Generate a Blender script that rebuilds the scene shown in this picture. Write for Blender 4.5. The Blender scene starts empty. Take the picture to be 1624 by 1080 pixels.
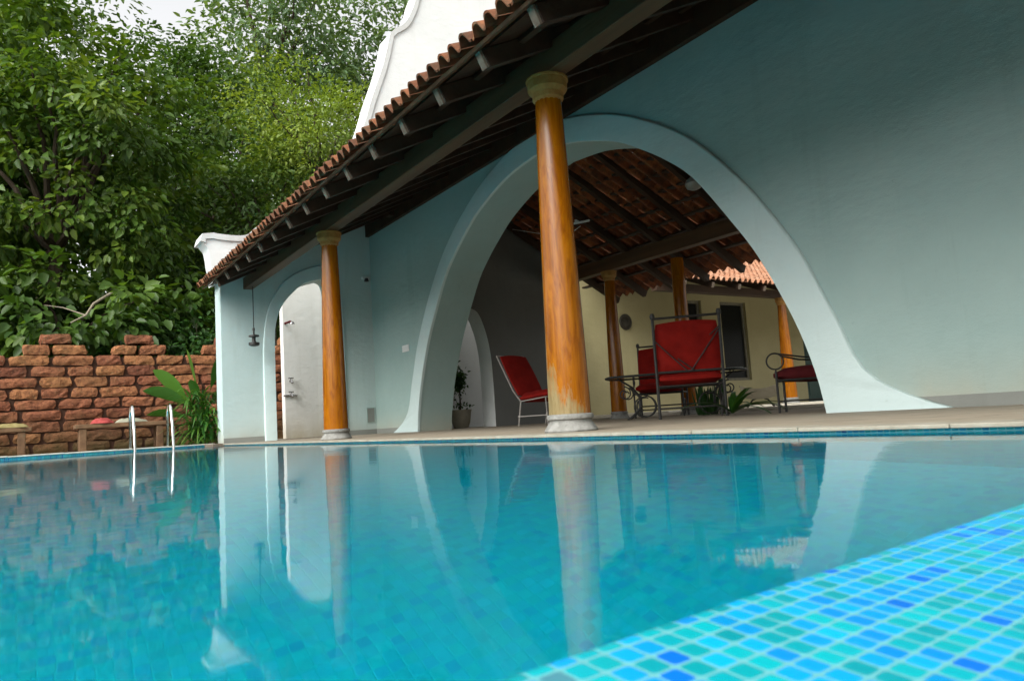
import bpy, bmesh, math, random
import numpy as np
from mathutils import Vector, Matrix
R = math.radians
random.seed(7)
RNG = np.random.default_rng(11)
scene = bpy.context.scene
COL = scene.collection

# ------------------------------------------------------------------ camera
F_PX, YAW, PITCH, ROLL, EYE = 1174.06, 0.981235, 0.10499, 0.062767, 0.116064
W0, H0 = 1624.0, 1080.0
cy, sy = math.cos(YAW), math.sin(YAW)
FW = Vector((-sy*math.cos(PITCH), cy*math.cos(PITCH), math.sin(PITCH)))
RT0 = Vector((cy, sy, 0)); UP0 = RT0.cross(FW)
RT = math.cos(ROLL)*RT0 - math.sin(ROLL)*UP0
UP = math.sin(ROLL)*RT0 + math.cos(ROLL)*UP0
cam_data = bpy.data.cameras.new('camera')
cam = bpy.data.objects.new('camera', cam_data); COL.objects.link(cam)
M = Matrix((RT, UP, -FW)).transposed().to_4x4(); M.translation = Vector((0, 0, EYE))
cam.matrix_world = M
cam_data.sensor_width = 36; cam_data.sensor_fit = 'HORIZONTAL'
cam_data.lens = F_PX/W0*36
cam_data.clip_start = 0.02; cam_data.clip_end = 3000
cam_data.dof.use_dof = True
cam_data.dof.focus_distance = 5.0
cam_data.dof.aperture_fstop = 9.0
scene.camera = cam

def at(px, py, axis, val):
    "point where the sight line of a photo pixel meets a real plane"
    d = FW*F_PX + RT*(px-W0/2) - UP*(py-H0/2)
    o = Vector((0, 0, EYE)); t = (val-o[axis])/d[axis]
    return o + d*t

def ground_at(px, dist, z=0.0):
    "ground point in the direction of photo column px at depth dist"
    l = (px-W0/2)/F_PX*dist
    return Vector((-sy*dist+cy*l, cy*dist+sy*l, z))

# ------------------------------------------------------------------ helpers
def link(o, parent=None):
    COL.objects.link(o)
    if parent is not None: o.parent = parent
    return o
def tag(o, label=None, cat=None, group=None, kind=None):
    if label: o['label'] = label
    if cat: o['category'] = cat
    if group: o['group'] = group
    if kind: o['kind'] = kind
    return o
def empty(name, loc=(0, 0, 0), rz=0, label=None, cat=None, group=None):
    o = bpy.data.objects.new(name, None); COL.objects.link(o)
    o.location = loc; o.rotation_euler = (0, 0, rz); o.empty_display_size = .1
    return tag(o, label, cat, group)
def children(o): return [c for c in bpy.data.objects if c.parent == o]
def copy_tree(o, parent=None, kids=None):
    c = o.copy(); COL.objects.link(c)
    if parent is not None: c.parent = parent
    for ch in children(o):
        copy_tree(ch, c)
    return c

class MB:
    def __init__(s): s.v = []; s.f = []; s.attr = []
    def add(s, verts, faces, a=None):
        n = len(s.v); s.v += [tuple(p) for p in verts]
        s.f += [tuple(i+n for i in f) for f in faces]
        s.attr += [a if a is not None else 0.5]*len(faces)
        return s
    def box(s, lo, hi, mtx=None, a=None):
        x0, y0, z0 = lo; x1, y1, z1 = hi
        vs = [Vector(p) for p in ((x0,y0,z0),(x1,y0,z0),(x1,y1,z0),(x0,y1,z0),(x0,y0,z1),(x1,y0,z1),(x1,y1,z1),(x0,y1,z1))]
        if mtx is not None: vs = [mtx @ p for p in vs]
        return s.add(vs, [(0,3,2,1),(4,5,6,7),(0,1,5,4),(1,2,6,5),(2,3,7,6),(3,0,4,7)], a)
    def bar(s, a, b, w, hgt, up=(0,0,1), at_=None):
        "rectangular bar from a to b, w across and hgt along up, centred"
        a = Vector(a); b = Vector(b); d = (b-a).normalized(); u = Vector(up)
        x = d.cross(u).normalized(); u = x.cross(d).normalized()
        vs = []
        for p in (a, b):
            for i, j in ((-1,-1),(1,-1),(1,1),(-1,1)):
                vs.append(p + x*(w/2*i) + u*(hgt/2*j))
        return s.add(vs, [(3,2,1,0),(4,5,6,7),(0,1,5,4),(1,2,6,5),(2,3,7,6),(3,0,4,7)], at_)
    def tube(s, pts, r, n=8, caps=True):
        pts = [Vector(p) for p in pts]; m = len(pts)
        rs = r if isinstance(r, (list, tuple)) else [r]*m
        t0 = (pts[1]-pts[0]).normalized()
        ref = Vector((0,0,1)) if abs(t0.z) < .9 else Vector((1,0,0))
        u = t0.cross(ref).normalized(); vs = []; fs = []
        for i, p in enumerate(pts):
            t = (pts[min(i+1,m-1)]-pts[max(i-1,0)]).normalized()
            u = (u - t*u.dot(t)).normalized(); w = t.cross(u)
            for k in range(n):
                a = 2*math.pi*k/n
                vs.append(p + (u*math.cos(a)+w*math.sin(a))*rs[i])
        for i in range(m-1):
            for k in range(n):
                fs.append((i*n+k, i*n+(k+1)%n, (i+1)*n+(k+1)%n, (i+1)*n+k))
        if caps:
            fs.append(tuple(reversed(range(n)))); fs.append(tuple(range((m-1)*n, m*n)))
        return s.add(vs, fs)
    def lathe(s, prof, c=(0,0,0), n=24, ph=0.0, cap=True):
        vs = []; fs = []; m = len(prof)
        for r, z in prof:
            for k in range(n):
                a = 2*math.pi*k/n+ph
                vs.append((c[0]+r*math.cos(a), c[1]+r*math.sin(a), c[2]+z))
        for i in range(m-1):
            for k in range(n):
                fs.append((i*n+k, i*n+(k+1)%n, (i+1)*n+(k+1)%n, (i+1)*n+k))
        if cap:
            fs.append(tuple(reversed(range(n)))); fs.append(tuple(range((m-1)*n, m*n)))
        return s.add(vs, fs)
    def build(s, name, mat, parent=None, smooth=False, bevel=0, attr=False, seg=2):
        me = bpy.data.meshes.new(name); me.from_pydata(s.v, [], s.f); me.update()
        if attr:
            la = me.attributes.new('tint', 'FLOAT', 'FACE'); la.data.foreach_set('value', s.attr)
        o = bpy.data.objects.new(name, me); link(o, parent)
        if mat: me.materials.append(mat)
        if smooth:
            me.polygons.foreach_set('use_smooth', [True]*len(me.polygons))
            try: me.set_sharp_from_angle(angle=R(42))
            except Exception: pass
        if bevel:
            b = o.modifiers.new('bevel', 'BEVEL'); b.width = bevel; b.segments = seg; b.limit_method = 'ANGLE'; b.angle_limit = R(50)
        return o

# ------------------------------------------------------------------ materials
def nodes(name):
    m = bpy.data.materials.new(name); m.use_nodes = True
    nt = m.node_tree; nt.nodes.clear()
    out = nt.nodes.new('ShaderNodeOutputMaterial')
    return m, nt, out
def N(nt, kind, **kw):
    n = nt.nodes.new(kind)
    for k, v in kw.items(): setattr(n, k, v)
    return n
def rgba(c): return (c[0], c[1], c[2], 1.0)
def math_(nt, op, a, b=None, clamp=False):
    n = N(nt, 'ShaderNodeMath', operation=op); n.use_clamp = clamp
    for i, x in enumerate((a, b)):
        if x is None: continue
        if isinstance(x, (int, float)): n.inputs[i].default_value = x
        else: nt.links.new(x, n.inputs[i])
    return n.outputs[0]
def ramp(nt, fac, stops, mode='LINEAR'):
    n = N(nt, 'ShaderNodeValToRGB'); n.color_ramp.interpolation = mode
    el = n.color_ramp.elements
    while len(el) < len(stops): el.new(.5)
    for e, (p, c) in zip(el, stops): e.position = p; e.color = rgba(c)
    nt.links.new(fac, n.inputs[0]); return n.outputs[0]
def mixc(nt, fac, a, b, mode='MIX'):
    n = N(nt, 'ShaderNodeMix', data_type='RGBA', blend_type=mode)
    for sock, x in ((n.inputs[0], fac), (n.inputs[6], a), (n.inputs[7], b)):
        if isinstance(x, (int, float)): sock.default_value = x
        elif isinstance(x, (tuple, list)): sock.default_value = rgba(x)
        else: nt.links.new(x, sock)
    return n.outputs[2]
def noise(nt, scale, detail=4, rough=.55, vec=None, stretch=None, dist=0):
    n = N(nt, 'ShaderNodeTexNoise'); n.inputs['Scale'].default_value = scale
    n.inputs['Detail'].default_value = detail; n.inputs['Roughness'].default_value = rough
    n.inputs['Distortion'].default_value = dist
    if vec is None:
        tc = N(nt, 'ShaderNodeTexCoord'); vec = tc.outputs['Object']
    if stretch:
        mp = N(nt, 'ShaderNodeMapping'); mp.inputs['Scale'].default_value = stretch
        nt.links.new(vec, mp.inputs[0]); vec = mp.outputs[0]
    nt.links.new(vec, n.inputs['Vector']); return n.outputs['Fac']
def bump(nt, hgt, strength, dist):
    b = N(nt, 'ShaderNodeBump'); b.inputs['Strength'].default_value = strength
    b.inputs['Distance'].default_value = dist; nt.links.new(hgt, b.inputs['Height']); return b.outputs[0]
def principled(nt, out, base=None, rough=.6, spec=.5, metal=0, normal=None, coat=0):
    p = N(nt, 'ShaderNodeBsdfPrincipled')
    if base is not None:
        if isinstance(base, (tuple, list)): p.inputs['Base Color'].default_value = rgba(base)
        else: nt.links.new(base, p.inputs['Base Color'])
    if isinstance(rough, (int, float)): p.inputs['Roughness'].default_value = rough
    else: nt.links.new(rough, p.inputs['Roughness'])
    p.inputs['Specular IOR Level'].default_value = spec; p.inputs['Metallic'].default_value = metal
    if coat: p.inputs['Coat Weight'].default_value = coat; p.inputs['Coat Roughness'].default_value = .12
    if normal is not None: nt.links.new(normal, p.inputs['Normal'])
    if out is not None: nt.links.new(p.outputs[0], out.inputs[0])
    return p
def simple(name, c, c2=None, scale=6, rough=.6, spec=.4, metal=0, bmp=.0, bscale=40, stretch=None, coat=0, detail=5):
    m, nt, out = nodes(name)
    col = c
    if c2 is not None:
        f = noise(nt, scale, detail, .6, stretch=stretch)
        col = ramp(nt, f, [(.3, c), (.7, c2)])
    nrm = bump(nt, noise(nt, bscale, 4, .6, stretch=stretch), bmp, .01) if bmp else None
    principled(nt, out, col, rough, spec, metal, nrm, coat)
    return m

def plaster(name, c, c2, stain=None):
    m, nt, out = nodes(name)
    f = noise(nt, .9, 6, .62); f2 = noise(nt, 7, 5, .6)
    col = ramp(nt, f, [(.3, c), (.7, c2)])
    col = mixc(nt, math_(nt, 'MULTIPLY', f2, .2), col, (c[0]*.72, c[1]*.72, c[2]*.70))
    st = noise(nt, 2.2, 6, .7, stretch=(1.6, 1.6, .16))
    col = mixc(nt, ramp(nt, st, [(.56, (0, 0, 0)), (.74, (.32, .32, .32))]), col, (c[0]*.70, c[1]*.69, c[2]*.64))
    pt = noise(nt, 26, 5, .75)
    col = mixc(nt, ramp(nt, pt, [(.66, (0, 0, 0)), (.72, (.35, .35, .35))]), col, (c[0]*.62, c[1]*.61, c[2]*.56))
    if stain:
        g = N(nt, 'ShaderNodeNewGeometry'); sp = N(nt, 'ShaderNodeSeparateXYZ'); nt.links.new(g.outputs['Position'], sp.inputs[0])
        zz = math_(nt, 'SUBTRACT', 1.0, math_(nt, 'DIVIDE', sp.outputs[2], stain[1]), True)
        w = math_(nt, 'MULTIPLY', math_(nt, 'POWER', zz, 2.0), noise(nt, 3, 6, .7, stretch=(1, 1, .35)), True)
        col = mixc(nt, math_(nt, 'MULTIPLY', w, 1.2, True), col, stain[0])
    hh = math_(nt, 'ADD', noise(nt, 120, 3, .6), math_(nt, 'MULTIPLY', noise(nt, 5, 5, .55, stretch=(1, 1, 1.8)), 4))
    principled(nt, out, col, .6, .35, 0, bump(nt, hh, .22, .012))
    return m

MAT = {}
MAT['wall'] = plaster('bounce_tinted_plaster', (.268, .375, .352), (.318, .425, .398), ((.40, .36, .26), .55))  # cyan pool bounce is put into this white wall's colour, and the band's
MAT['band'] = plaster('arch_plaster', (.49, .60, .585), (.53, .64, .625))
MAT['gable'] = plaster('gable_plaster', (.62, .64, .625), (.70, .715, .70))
MAT['yellow'] = plaster('cream_plaster', (.27, .24, .12), (.325, .29, .155))
MAT['skirt'] = plaster('grey_plaster', (.19, .20, .18), (.24, .25, .225))
MAT['inner'] = plaster('shaded_plaster', (.105, .107, .098), (.135, .136, .125))  # cross wall plaster darkened: its shade is put into the colour
MAT['sw'] = plaster('shower_plaster', (.74, .74, .70), (.80, .80, .77), ((.42, .36, .22), .8))

def column_mat():
    m, nt, out = nodes('varnished_wood')
    tc = N(nt, 'ShaderNodeTexCoord')
    g = noise(nt, 5, 6, .66, tc.outputs['Object'], (3.2, 3.2, .45), 1.6)
    fine = noise(nt, 60, 4, .6, tc.outputs['Object'], (3, 3, .12))
    col = ramp(nt, g, [(.26, (.085, .020, .0005)), (.45, (.20, .060, .0005)), (.62, (.28, .096, .001)), (.8, (.15, .038, .0005))])
    col = mixc(nt, math_(nt, 'MULTIPLY', fine, .35), col, (.22, .065, .004))
    sp = N(nt, 'ShaderNodeSeparateXYZ'); nt.links.new(tc.outputs['Object'], sp.inputs[0])
    # worn, sun-bleached foot on the pool side, with torn upper border
    hz = math_(nt, 'SUBTRACT', .62, sp.outputs[2])
    ang = math_(nt, 'ADD', math_(nt, 'MULTIPLY', sp.outputs[0], -1.7), math_(nt, 'MULTIPLY', sp.outputs[1], -2.5))
    k = math_(nt, 'ADD', math_(nt, 'MULTIPLY', hz, 1.9), math_(nt, 'ADD', ang, math_(nt, 'MULTIPLY', math_(nt, 'SUBTRACT', noise(nt, 7, 5, .7, tc.outputs['Object'], (3, 3, .6)), .5), 2.2)))
    wear = N(nt, 'ShaderNodeMapRange'); wear.inputs[1].default_value = .62; wear.inputs[2].default_value = 1.0
    nt.links.new(k, wear.inputs[0])
    oi = N(nt, 'ShaderNodeObjectInfo')
    w = math_(nt, 'MULTIPLY', wear.outputs[0], oi.outputs['Object Index'], True)
    worn = ramp(nt, noise(nt, 14, 5, .65, tc.outputs['Object'], (3, 3, .4)), [(.35, (.13, .095, .035)), (.6, (.215, .165, .075)), (.75, (.11, .055, .012))])
    col = mixc(nt, w, col, worn)
    rg = math_(nt, 'ADD', .13, math_(nt, 'MULTIPLY', w, .4))
    rg = math_(nt, 'ADD', rg, math_(nt, 'MULTIPLY', fine, .16))
    principled(nt, out, col, rg, .28, 0, bump(nt, math_(nt, 'ADD', g, math_(nt, 'MULTIPLY', fine, .3)), .12, .01), .08)
    return m
MAT['column'] = column_mat()
MAT['stone'] = simple('grey_stone', (.13, .13, .115), (.26, .26, .24), 18, .8, .25, bmp=.6, bscale=60)
MAT['capstone'] = simple('capital_stone', (.23, .115, .025), (.33, .175, .045), 14, .75, .3, bmp=.4, bscale=50)
MAT['dark_wood'] = simple('dark_wood', (.022, .011, .005), (.050, .027, .014), 5, .62, .3, bmp=.3, bscale=30, stretch=(1, .3, 1))
MAT['beam_wood'] = simple('beam_wood', (.045, .022, .009), (.095, .048, .020), 4, .6, .35, bmp=.35, bscale=25, stretch=(.15, 2, 2))
MAT['rafter_wood'] = simple('rafter_wood', (.020, .011, .006), (.048, .027, .016), 6, .6, .3, bmp=.3, bscale=25)
MAT['pale_wood'] = simple('pale_end_grain', (.10, .078, .058), (.18, .145, .11), 20, .8, .2, bmp=.3)
MAT['iron'] = simple('wrought_iron', (.014, .014, .013), (.035, .034, .030), 30, .5, .4, bmp=.2, bscale=80)
MAT['steel'] = simple('polished_steel', (.75, .76, .76), None, rough=.12, metal=1.0)
MAT['chrome'] = simple('tap_metal', (.30, .30, .30), None, rough=.25, metal=1.0)
MAT['white_iron'] = simple('pale_painted_iron', (.26, .24, .21), (.36, .34, .31), 20, .5)
MAT['red'] = simple('red_canvas', (.15, .005, .003), (.24, .009, .005), 5, .85, .15, bmp=.35, bscale=14)
MAT['maroon'] = simple('maroon_canvas', (.06, .007, .008), (.095, .011, .012), 8, .85, .15, bmp=.3, bscale=30)
MAT['tan'] = simple('tan_canvas', (.42, .36, .25), (.52, .46, .33), 8, .85, .15, bmp=.3, bscale=30)
MAT['towel_red'] = simple('red_towel', (.25, .04, .035), (.34, .07, .065), 20, .95, .1, bmp=.6, bscale=90)
MAT['towel_pale'] = simple('pale_towel', (.20, .20, .14), (.29, .29, .22), 14, .95, .1, bmp=.6, bscale=90)
MAT['towel_yellow'] = simple('yellow_towel', (.19, .155, .06), (.26, .22, .10), 14, .95, .1, bmp=.6, bscale=90)
MAT['bench_stone'] = simple('bench_sandstone', (.10, .055, .03), (.18, .11, .06), 9, .85, .2, bmp=.5)
MAT['bench_wood'] = simple('bench_weathered_wood', (.08, .045, .025), (.15, .09, .05), 9, .85, .2, bmp=.5)
MAT['frame_green'] = simple('dark_green_paint', (.008, .030, .024), (.014, .045, .035), 6, .45, .4)
MAT['window_frame'] = simple('grey_window_frame', (.10, .095, .07), (.15, .14, .10), 8, .6, .3)
MAT['plastic'] = simple('white_plastic', (.62, .62, .60), None, rough=.4)
MAT['pot'] = simple('clay_pot', (.40, .36, .28), (.52, .47, .37), 10, .85, .2, bmp=.3)
MAT['courtyard'] = simple('pale_courtyard_stone', (.42, .39, .32), (.54, .50, .42), 3, .8, .3, bmp=.3)
MAT['plaque'] = simple('dark_bronze', (.015, .013, .010), (.035, .03, .02), 14, .5, .3, bmp=.5, bscale=25)
m, nt, out = nodes('window_glass'); principled(nt, out, (.010, .011, .010), .3, .12); MAT['pane'] = m
m, nt, out = nodes('table_glass'); principled(nt, out, (.03, .05, .045), .05, .8); MAT['tglass'] = m

def tile_roof_mat(name, cols, moss):
    m, nt, out = nodes(name)
    at_ = N(nt, 'ShaderNodeAttribute'); at_.attribute_name = 'tint'
    col = ramp(nt, at_.outputs['Fac'], [(0, cols[0]), (.5, cols[1]), (1, cols[2])])
    f = noise(nt, 5, 6, .7)
    col = mixc(nt, ramp(nt, f, [(.42, (0, 0, 0)), (.68, (1, 1, 1))]), col, moss)
    f2 = noise(nt, 40, 4, .65)
    col = mixc(nt, math_(nt, 'MULTIPLY', f2, .4), col, (cols[0][0]*.5, cols[0][1]*.5, cols[0][2]*.5))
    principled(nt, out, col, .8, .25, 0, bump(nt, f2, .4, .01))
    return m
MAT['tiles'] = tile_roof_mat('terracotta_tiles', [(.11, .042, .020), (.19, .068, .028), (.27, .105, .045)], (.07, .05, .028))
MAT['tiles_light'] = tile_roof_mat('sunlit_terracotta_tiles', [(.28, .12, .06), (.38, .18, .10), (.46, .26, .17)], (.32, .18, .11))  # wing roof tiles made paler, sunlight put into their colour
MAT['tiles_old'] = tile_roof_mat('old_terracotta_tiles', [(.13, .038, .012), (.235, .066, .019), (.34, .115, .036)], (.045, .024, .014))

def mosaic(name, axes, size=.025, rot=0.0, bright=1.0, rough=.3, gap=.09, grout=(.55, .66, .60), palette=None, var=.36):
    m, nt, out = nodes(name)
    tc = N(nt, 'ShaderNodeTexCoord'); mp = N(nt, 'ShaderNodeMapping')
    mp.inputs['Rotation'].default_value = (0, 0, rot); nt.links.new(tc.outputs['Object'], mp.inputs[0])
    sp = N(nt, 'ShaderNodeSeparateXYZ'); nt.links.new(mp.outputs[0], sp.inputs[0])
    wob = N(nt, 'ShaderNodeTexNoise'); wob.inputs['Scale'].default_value = 16; nt.links.new(tc.outputs['Object'], wob.inputs['Vector'])
    ids = []; ds = []
    for i, a in enumerate(axes):
        u = math_(nt, 'DIVIDE', sp.outputs[a], size)
        u = math_(nt, 'ADD', u, math_(nt, 'MULTIPLY', math_(nt, 'SUBTRACT', wob.outputs['Fac'], .5), .18))
        ids.append(math_(nt, 'FLOOR', u))
        ds.append(math_(nt, 'ABSOLUTE', math_(nt, 'SUBTRACT', math_(nt, 'FRACT', u), .5)))
    cx = N(nt, 'ShaderNodeCombineXYZ'); nt.links.new(ids[0], cx.inputs[0]); nt.links.new(ids[1], cx.inputs[1])
    wn = N(nt, 'ShaderNodeTexWhiteNoise', noise_dimensions='3D'); nt.links.new(cx.outputs[0], wn.inputs['Vector'])
    pal = palette or [(0, (.012, .46, .74)), (.30, (.0, .38, .70)), (.45, (.01, .44, .48)), (.63, (.02, .52, .50)), (.76, (.0, .17, .60)), (.86, (.03, .52, .76)), (.95, (.16, .38, .40))]
    pal = [(p, tuple(min(.95, x*bright) for x in c)) for p, c in pal]
    col = ramp(nt, wn.outputs['Value'], pal, 'CONSTANT')
    # rounded square: p-norm distance
    dd = math_(nt, 'POWER', math_(nt, 'ADD', math_(nt, 'POWER', ds[0], 6.0), math_(nt, 'POWER', ds[1], 6.0)), 1/6.0)
    mr = N(nt, 'ShaderNodeMapRange'); mr.inputs[1].default_value = .5-gap-.02; mr.inputs[2].default_value = .5-gap+.03
    nt.links.new(dd, mr.inputs[0])
    jit = N(nt, 'ShaderNodeTexWhiteNoise', noise_dimensions='3D')
    of = N(nt, 'ShaderNodeVectorMath', operation='ADD'); of.inputs[1].default_value = (7.3, 2.1, 4.4); nt.links.new(cx.outputs[0], of.inputs[0]); nt.links.new(of.outputs[0], jit.inputs['Vector'])
    hs = N(nt, 'ShaderNodeHueSaturation'); nt.links.new(col, hs.inputs['Color'])
    nt.links.new(math_(nt, 'ADD', 1-var/2, math_(nt, 'MULTIPLY', jit.outputs['Value'], var)), hs.inputs['Value'])
    g2 = mixc(nt, noise(nt, 9, 4, .6), grout, tuple(x*.78 for x in grout))
    col = mixc(nt, mr.outputs[0], hs.outputs[0], g2)
    rg = math_(nt, 'ADD', rough, math_(nt, 'MULTIPLY', mr.outputs[0], .35))
    principled(nt, out, col, rg, .22, 0, bump(nt, math_(nt, 'SUBTRACT', 1.0, mr.outputs[0]), .25, .003))
    return m
POOLPAL = [(0, (.0, .43, .57)), (.30, (.0, .39, .57)), (.45, (.0, .44, .52)), (.63, (.0, .465, .56)), (.80, (.0, .36, .56)), (.88, (.0, .45, .60)), (.96, (.0, .40, .50))]
BANDPAL = [(0, (.0, .20, .30)), (.30, (.0, .16, .30)), (.45, (.0, .20, .24)), (.63, (.01, .25, .28)), (.78, (.0, .09, .25)), (.88, (.01, .26, .36)), (.96, (.05, .2, .22))]
MAT['pool_floor'] = mosaic('pool_mosaic_floor', (0, 1), .034, 0, 1.0, .5, .05, (.0, .50, .61), POOLPAL, .10)
MAT['pool_x'] = mosaic('pool_mosaic_end', (1, 2), .025, 0, 1.0, .3, .07, (.10, .32, .36), BANDPAL)
MAT['pool_wall'] = mosaic('pool_mosaic_wall', (0, 2), .034, 0, 1.0, .5, .05, (.0, .50, .61), POOLPAL, .10)
MAT['pool_y'] = mosaic('pool_mosaic_side', (0, 2), .025, 0, 1.0, .3, .07, (.10, .32, .36), BANDPAL)
LEDGEPAL = [(0, (.0, .255, .56)), (.28, (.0, .225, .60)), (.42, (.0, .27, .32)), (.62, (.0, .30, .34)), (.80, (.0, .135, .56)), (.87, (.0, .29, .56)), (.985, (.06, .24, .30))]
MAT['ledge'] = mosaic('pool_mosaic_ledge', (0, 1), .0180, 0, 1.0, .38, .07, (.11, .38, .41), LEDGEPAL)

def water_mat():
    m, nt, out = nodes('pool_water')
    tc = N(nt, 'ShaderNodeTexCoord')
    a = noise(nt, 2.2, 3, .5, tc.outputs['Object'], (1, 1.3, 1), .6)
    b = noise(nt, 9, 2, .5, tc.outputs['Object'], (1, 1.4, 1), .4)
    hh = math_(nt, 'ADD', a, math_(nt, 'MULTIPLY', b, .16))
    bp = bump(nt, hh, .065, .02)
    fr = N(nt, 'ShaderNodeFresnel'); fr.inputs['IOR'].default_value = 1.333; nt.links.new(bp, fr.inputs['Normal'])
    tr = N(nt, 'ShaderNodeBsdfRefraction'); tr.inputs['IOR'].default_value = 1.333; tr.inputs['Roughness'].default_value = .0; nt.links.new(bp, tr.inputs['Normal']); tr.inputs[0].default_value = (.80, .97, .975, 1)
    gl = N(nt, 'ShaderNodeBsdfGlossy'); gl.inputs['Roughness'].default_value = .04; nt.links.new(bp, gl.inputs['Normal'])
    mx = N(nt, 'ShaderNodeMixShader'); nt.links.new(fr.outputs[0], mx.inputs[0])
    nt.links.new(tr.outputs[0], mx.inputs[1]); nt.links.new(gl.outputs[0], mx.inputs[2])
    nt.links.new(mx.outputs[0], out.inputs[0]); return m
MAT['water'] = water_mat()

def deck_mat():
    m, nt, out = nodes('worn_deck_stone')
    f = noise(nt, 1.6, 7, .68); f2 = noise(nt, 14, 5, .65)
    col = ramp(nt, f, [(.3, (.15, .125, .088)), (.5, (.24, .205, .15)), (.7, (.19, .155, .105))])
    col = mixc(nt, math_(nt, 'MULTIPLY', f2, .5), col, (.28, .24, .185))
    vo = N(nt, 'ShaderNodeTexBrick'); vo.inputs['Scale'].default_value = 1.0
    vo.inputs['Brick Width'].default_value = .62; vo.inputs['Row Height'].default_value = .4; vo.inputs['Mortar Size'].default_value = .008
    tc = N(nt, 'ShaderNodeTexCoord'); nt.links.new(tc.outputs['Object'], vo.inputs['Vector'])
    col = mixc(nt, math_(nt, 'MULTIPLY', vo.outputs['Fac'], .8), col, (.10, .08, .055))
    principled(nt, out, col, .75, .3, 0, bump(nt, f2, .4, .01)); return m
MAT['deck'] = deck_mat()
MAT['coping'] = simple('pale_coping', (.20, .185, .14), (.31, .29, .235), 7, .7, .3, bmp=.3, bscale=50)
MAT['far_coping'] = simple('far_coping_stone', (.30, .31, .26), (.48, .48, .42), 5, .7, .3, bmp=.3, bscale=50)
MAT['soil'] = simple('garden_soil', (.06, .05, .025), (.10, .09, .04), 3, .95, .1, bmp=.6, bscale=20)

def laterite():
    m, nt, out = nodes('laterite_blocks')
    a = N(nt, 'ShaderNodeAttribute'); a.attribute_name = 'tint'
    col = ramp(nt, a.outputs['Fac'], [(0, (.14, .055, .034)), (.35, (.23, .085, .046)), (.7, (.29, .115, .058)), (1, (.37, .165, .07))])
    f = noise(nt, 16, 6, .72); g = noise(nt, 2.0, 5, .65)
    col = mixc(nt, ramp(nt, f, [(.35, (.75, .75, .75)), (.6, (0, 0, 0))]), col, (.055, .022, .015))
    col = mixc(nt, ramp(nt, g, [(.48, (0, 0, 0)), (.72, (.5, .5, .5))]), col, (.07, .055, .025))
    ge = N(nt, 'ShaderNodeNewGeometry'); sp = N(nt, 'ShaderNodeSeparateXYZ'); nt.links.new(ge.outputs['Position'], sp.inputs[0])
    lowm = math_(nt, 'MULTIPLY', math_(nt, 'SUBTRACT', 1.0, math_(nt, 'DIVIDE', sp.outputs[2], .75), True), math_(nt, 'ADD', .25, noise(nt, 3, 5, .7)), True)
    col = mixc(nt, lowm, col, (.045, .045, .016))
    principled(nt, out, col, .92, .12, 0, bump(nt, f, 1.0, .035)); return m
MAT['laterite'] = laterite()
MAT['mortar'] = simple('dark_joint', (.05, .027, .018), (.08, .043, .03), 10, .95, .1)

def leaf_mat(name, dark, mid, light, rough=.45, trans=.35):
    m, nt, out = nodes(name)
    a = N(nt, 'ShaderNodeAttribute'); a.attribute_name = 'tint'
    col = ramp(nt, a.outputs['Fac'], [(0, dark), (.55, mid), (1, light)])
    p = principled(nt, None, col, rough, .35)
    t = N(nt, 'ShaderNodeBsdfTranslucent')
    tcol = mixc(nt, 1.0, col, (1.3, 1.25, .45), 'MULTIPLY'); nt.links.new(tcol, t.inputs[0])
    mx = N(nt, 'ShaderNodeMixShader'); mx.inputs[0].default_value = trans
    nt.links.new(p.outputs[0], mx.inputs[1]); nt.links.new(t.outputs[0], mx.inputs[2])
    nt.links.new(mx.outputs[0], out.inputs[0]); return m
LEAF = {
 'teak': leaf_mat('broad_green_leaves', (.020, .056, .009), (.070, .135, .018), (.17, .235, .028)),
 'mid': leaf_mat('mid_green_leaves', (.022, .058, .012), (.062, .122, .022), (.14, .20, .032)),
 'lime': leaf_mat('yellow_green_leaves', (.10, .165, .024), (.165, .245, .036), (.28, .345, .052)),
 'far': leaf_mat('hazed_green_leaves', (.070, .125, .060), (.105, .18, .078), (.17, .24, .085)),  # distance haze is put into these paler, bluer greens
 'dark': leaf_mat('dark_undergrowth_leaves', (.012, .045, .010), (.028, .082, .016), (.055, .125, .024)),
 'palm': leaf_mat('garden_leaves', (.013, .055, .009), (.033, .11, .014), (.08, .17, .02), .35, .25),
}
MAT['bark'] = simple('grey_brown_bark', (.035, .026, .018), (.085, .066, .048), 6, .92, .1, bmp=.8, bscale=22, stretch=(1, 1, .2))
MAT['twig'] = simple('pale_dead_twig', (.20, .17, .12), (.30, .26, .2), 10, .9, .1)

# ------------------------------------------------------------------ setting: ground, pool, deck
WZ = -.026                     # water level
PX0, PX1 = -13.25, -.43       # pool ends
PY0, PY1 = -6.0, 2.747        # pool sides
YW, YWB = 5.515, 6.12         # facade front / back
XE = -12.919                  # end wall face
def flat(name, rects, z, mat, kind='structure'):
    mb = MB()
    for x0, y0, x1, y1 in rects: mb.add([(x0,y0,z),(x1,y0,z),(x1,y1,z),(x0,y1,z)], [(0,1,2,3)])
    o = mb.build(name, mat); return tag(o, kind=kind)
GX0, GX1, GY0, GY1 = -700, 700, -700, 700
flat('ground', [(GX0,GY0,PX0-.4,GY1),(PX0-.4,PY1+.5,GX1,GY1),(PX0-.4,GY0,GX1,PY0-.3),(PX1+1.6,PY0-.3,GX1,PY1+.5)], -.06, MAT['soil'])
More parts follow.
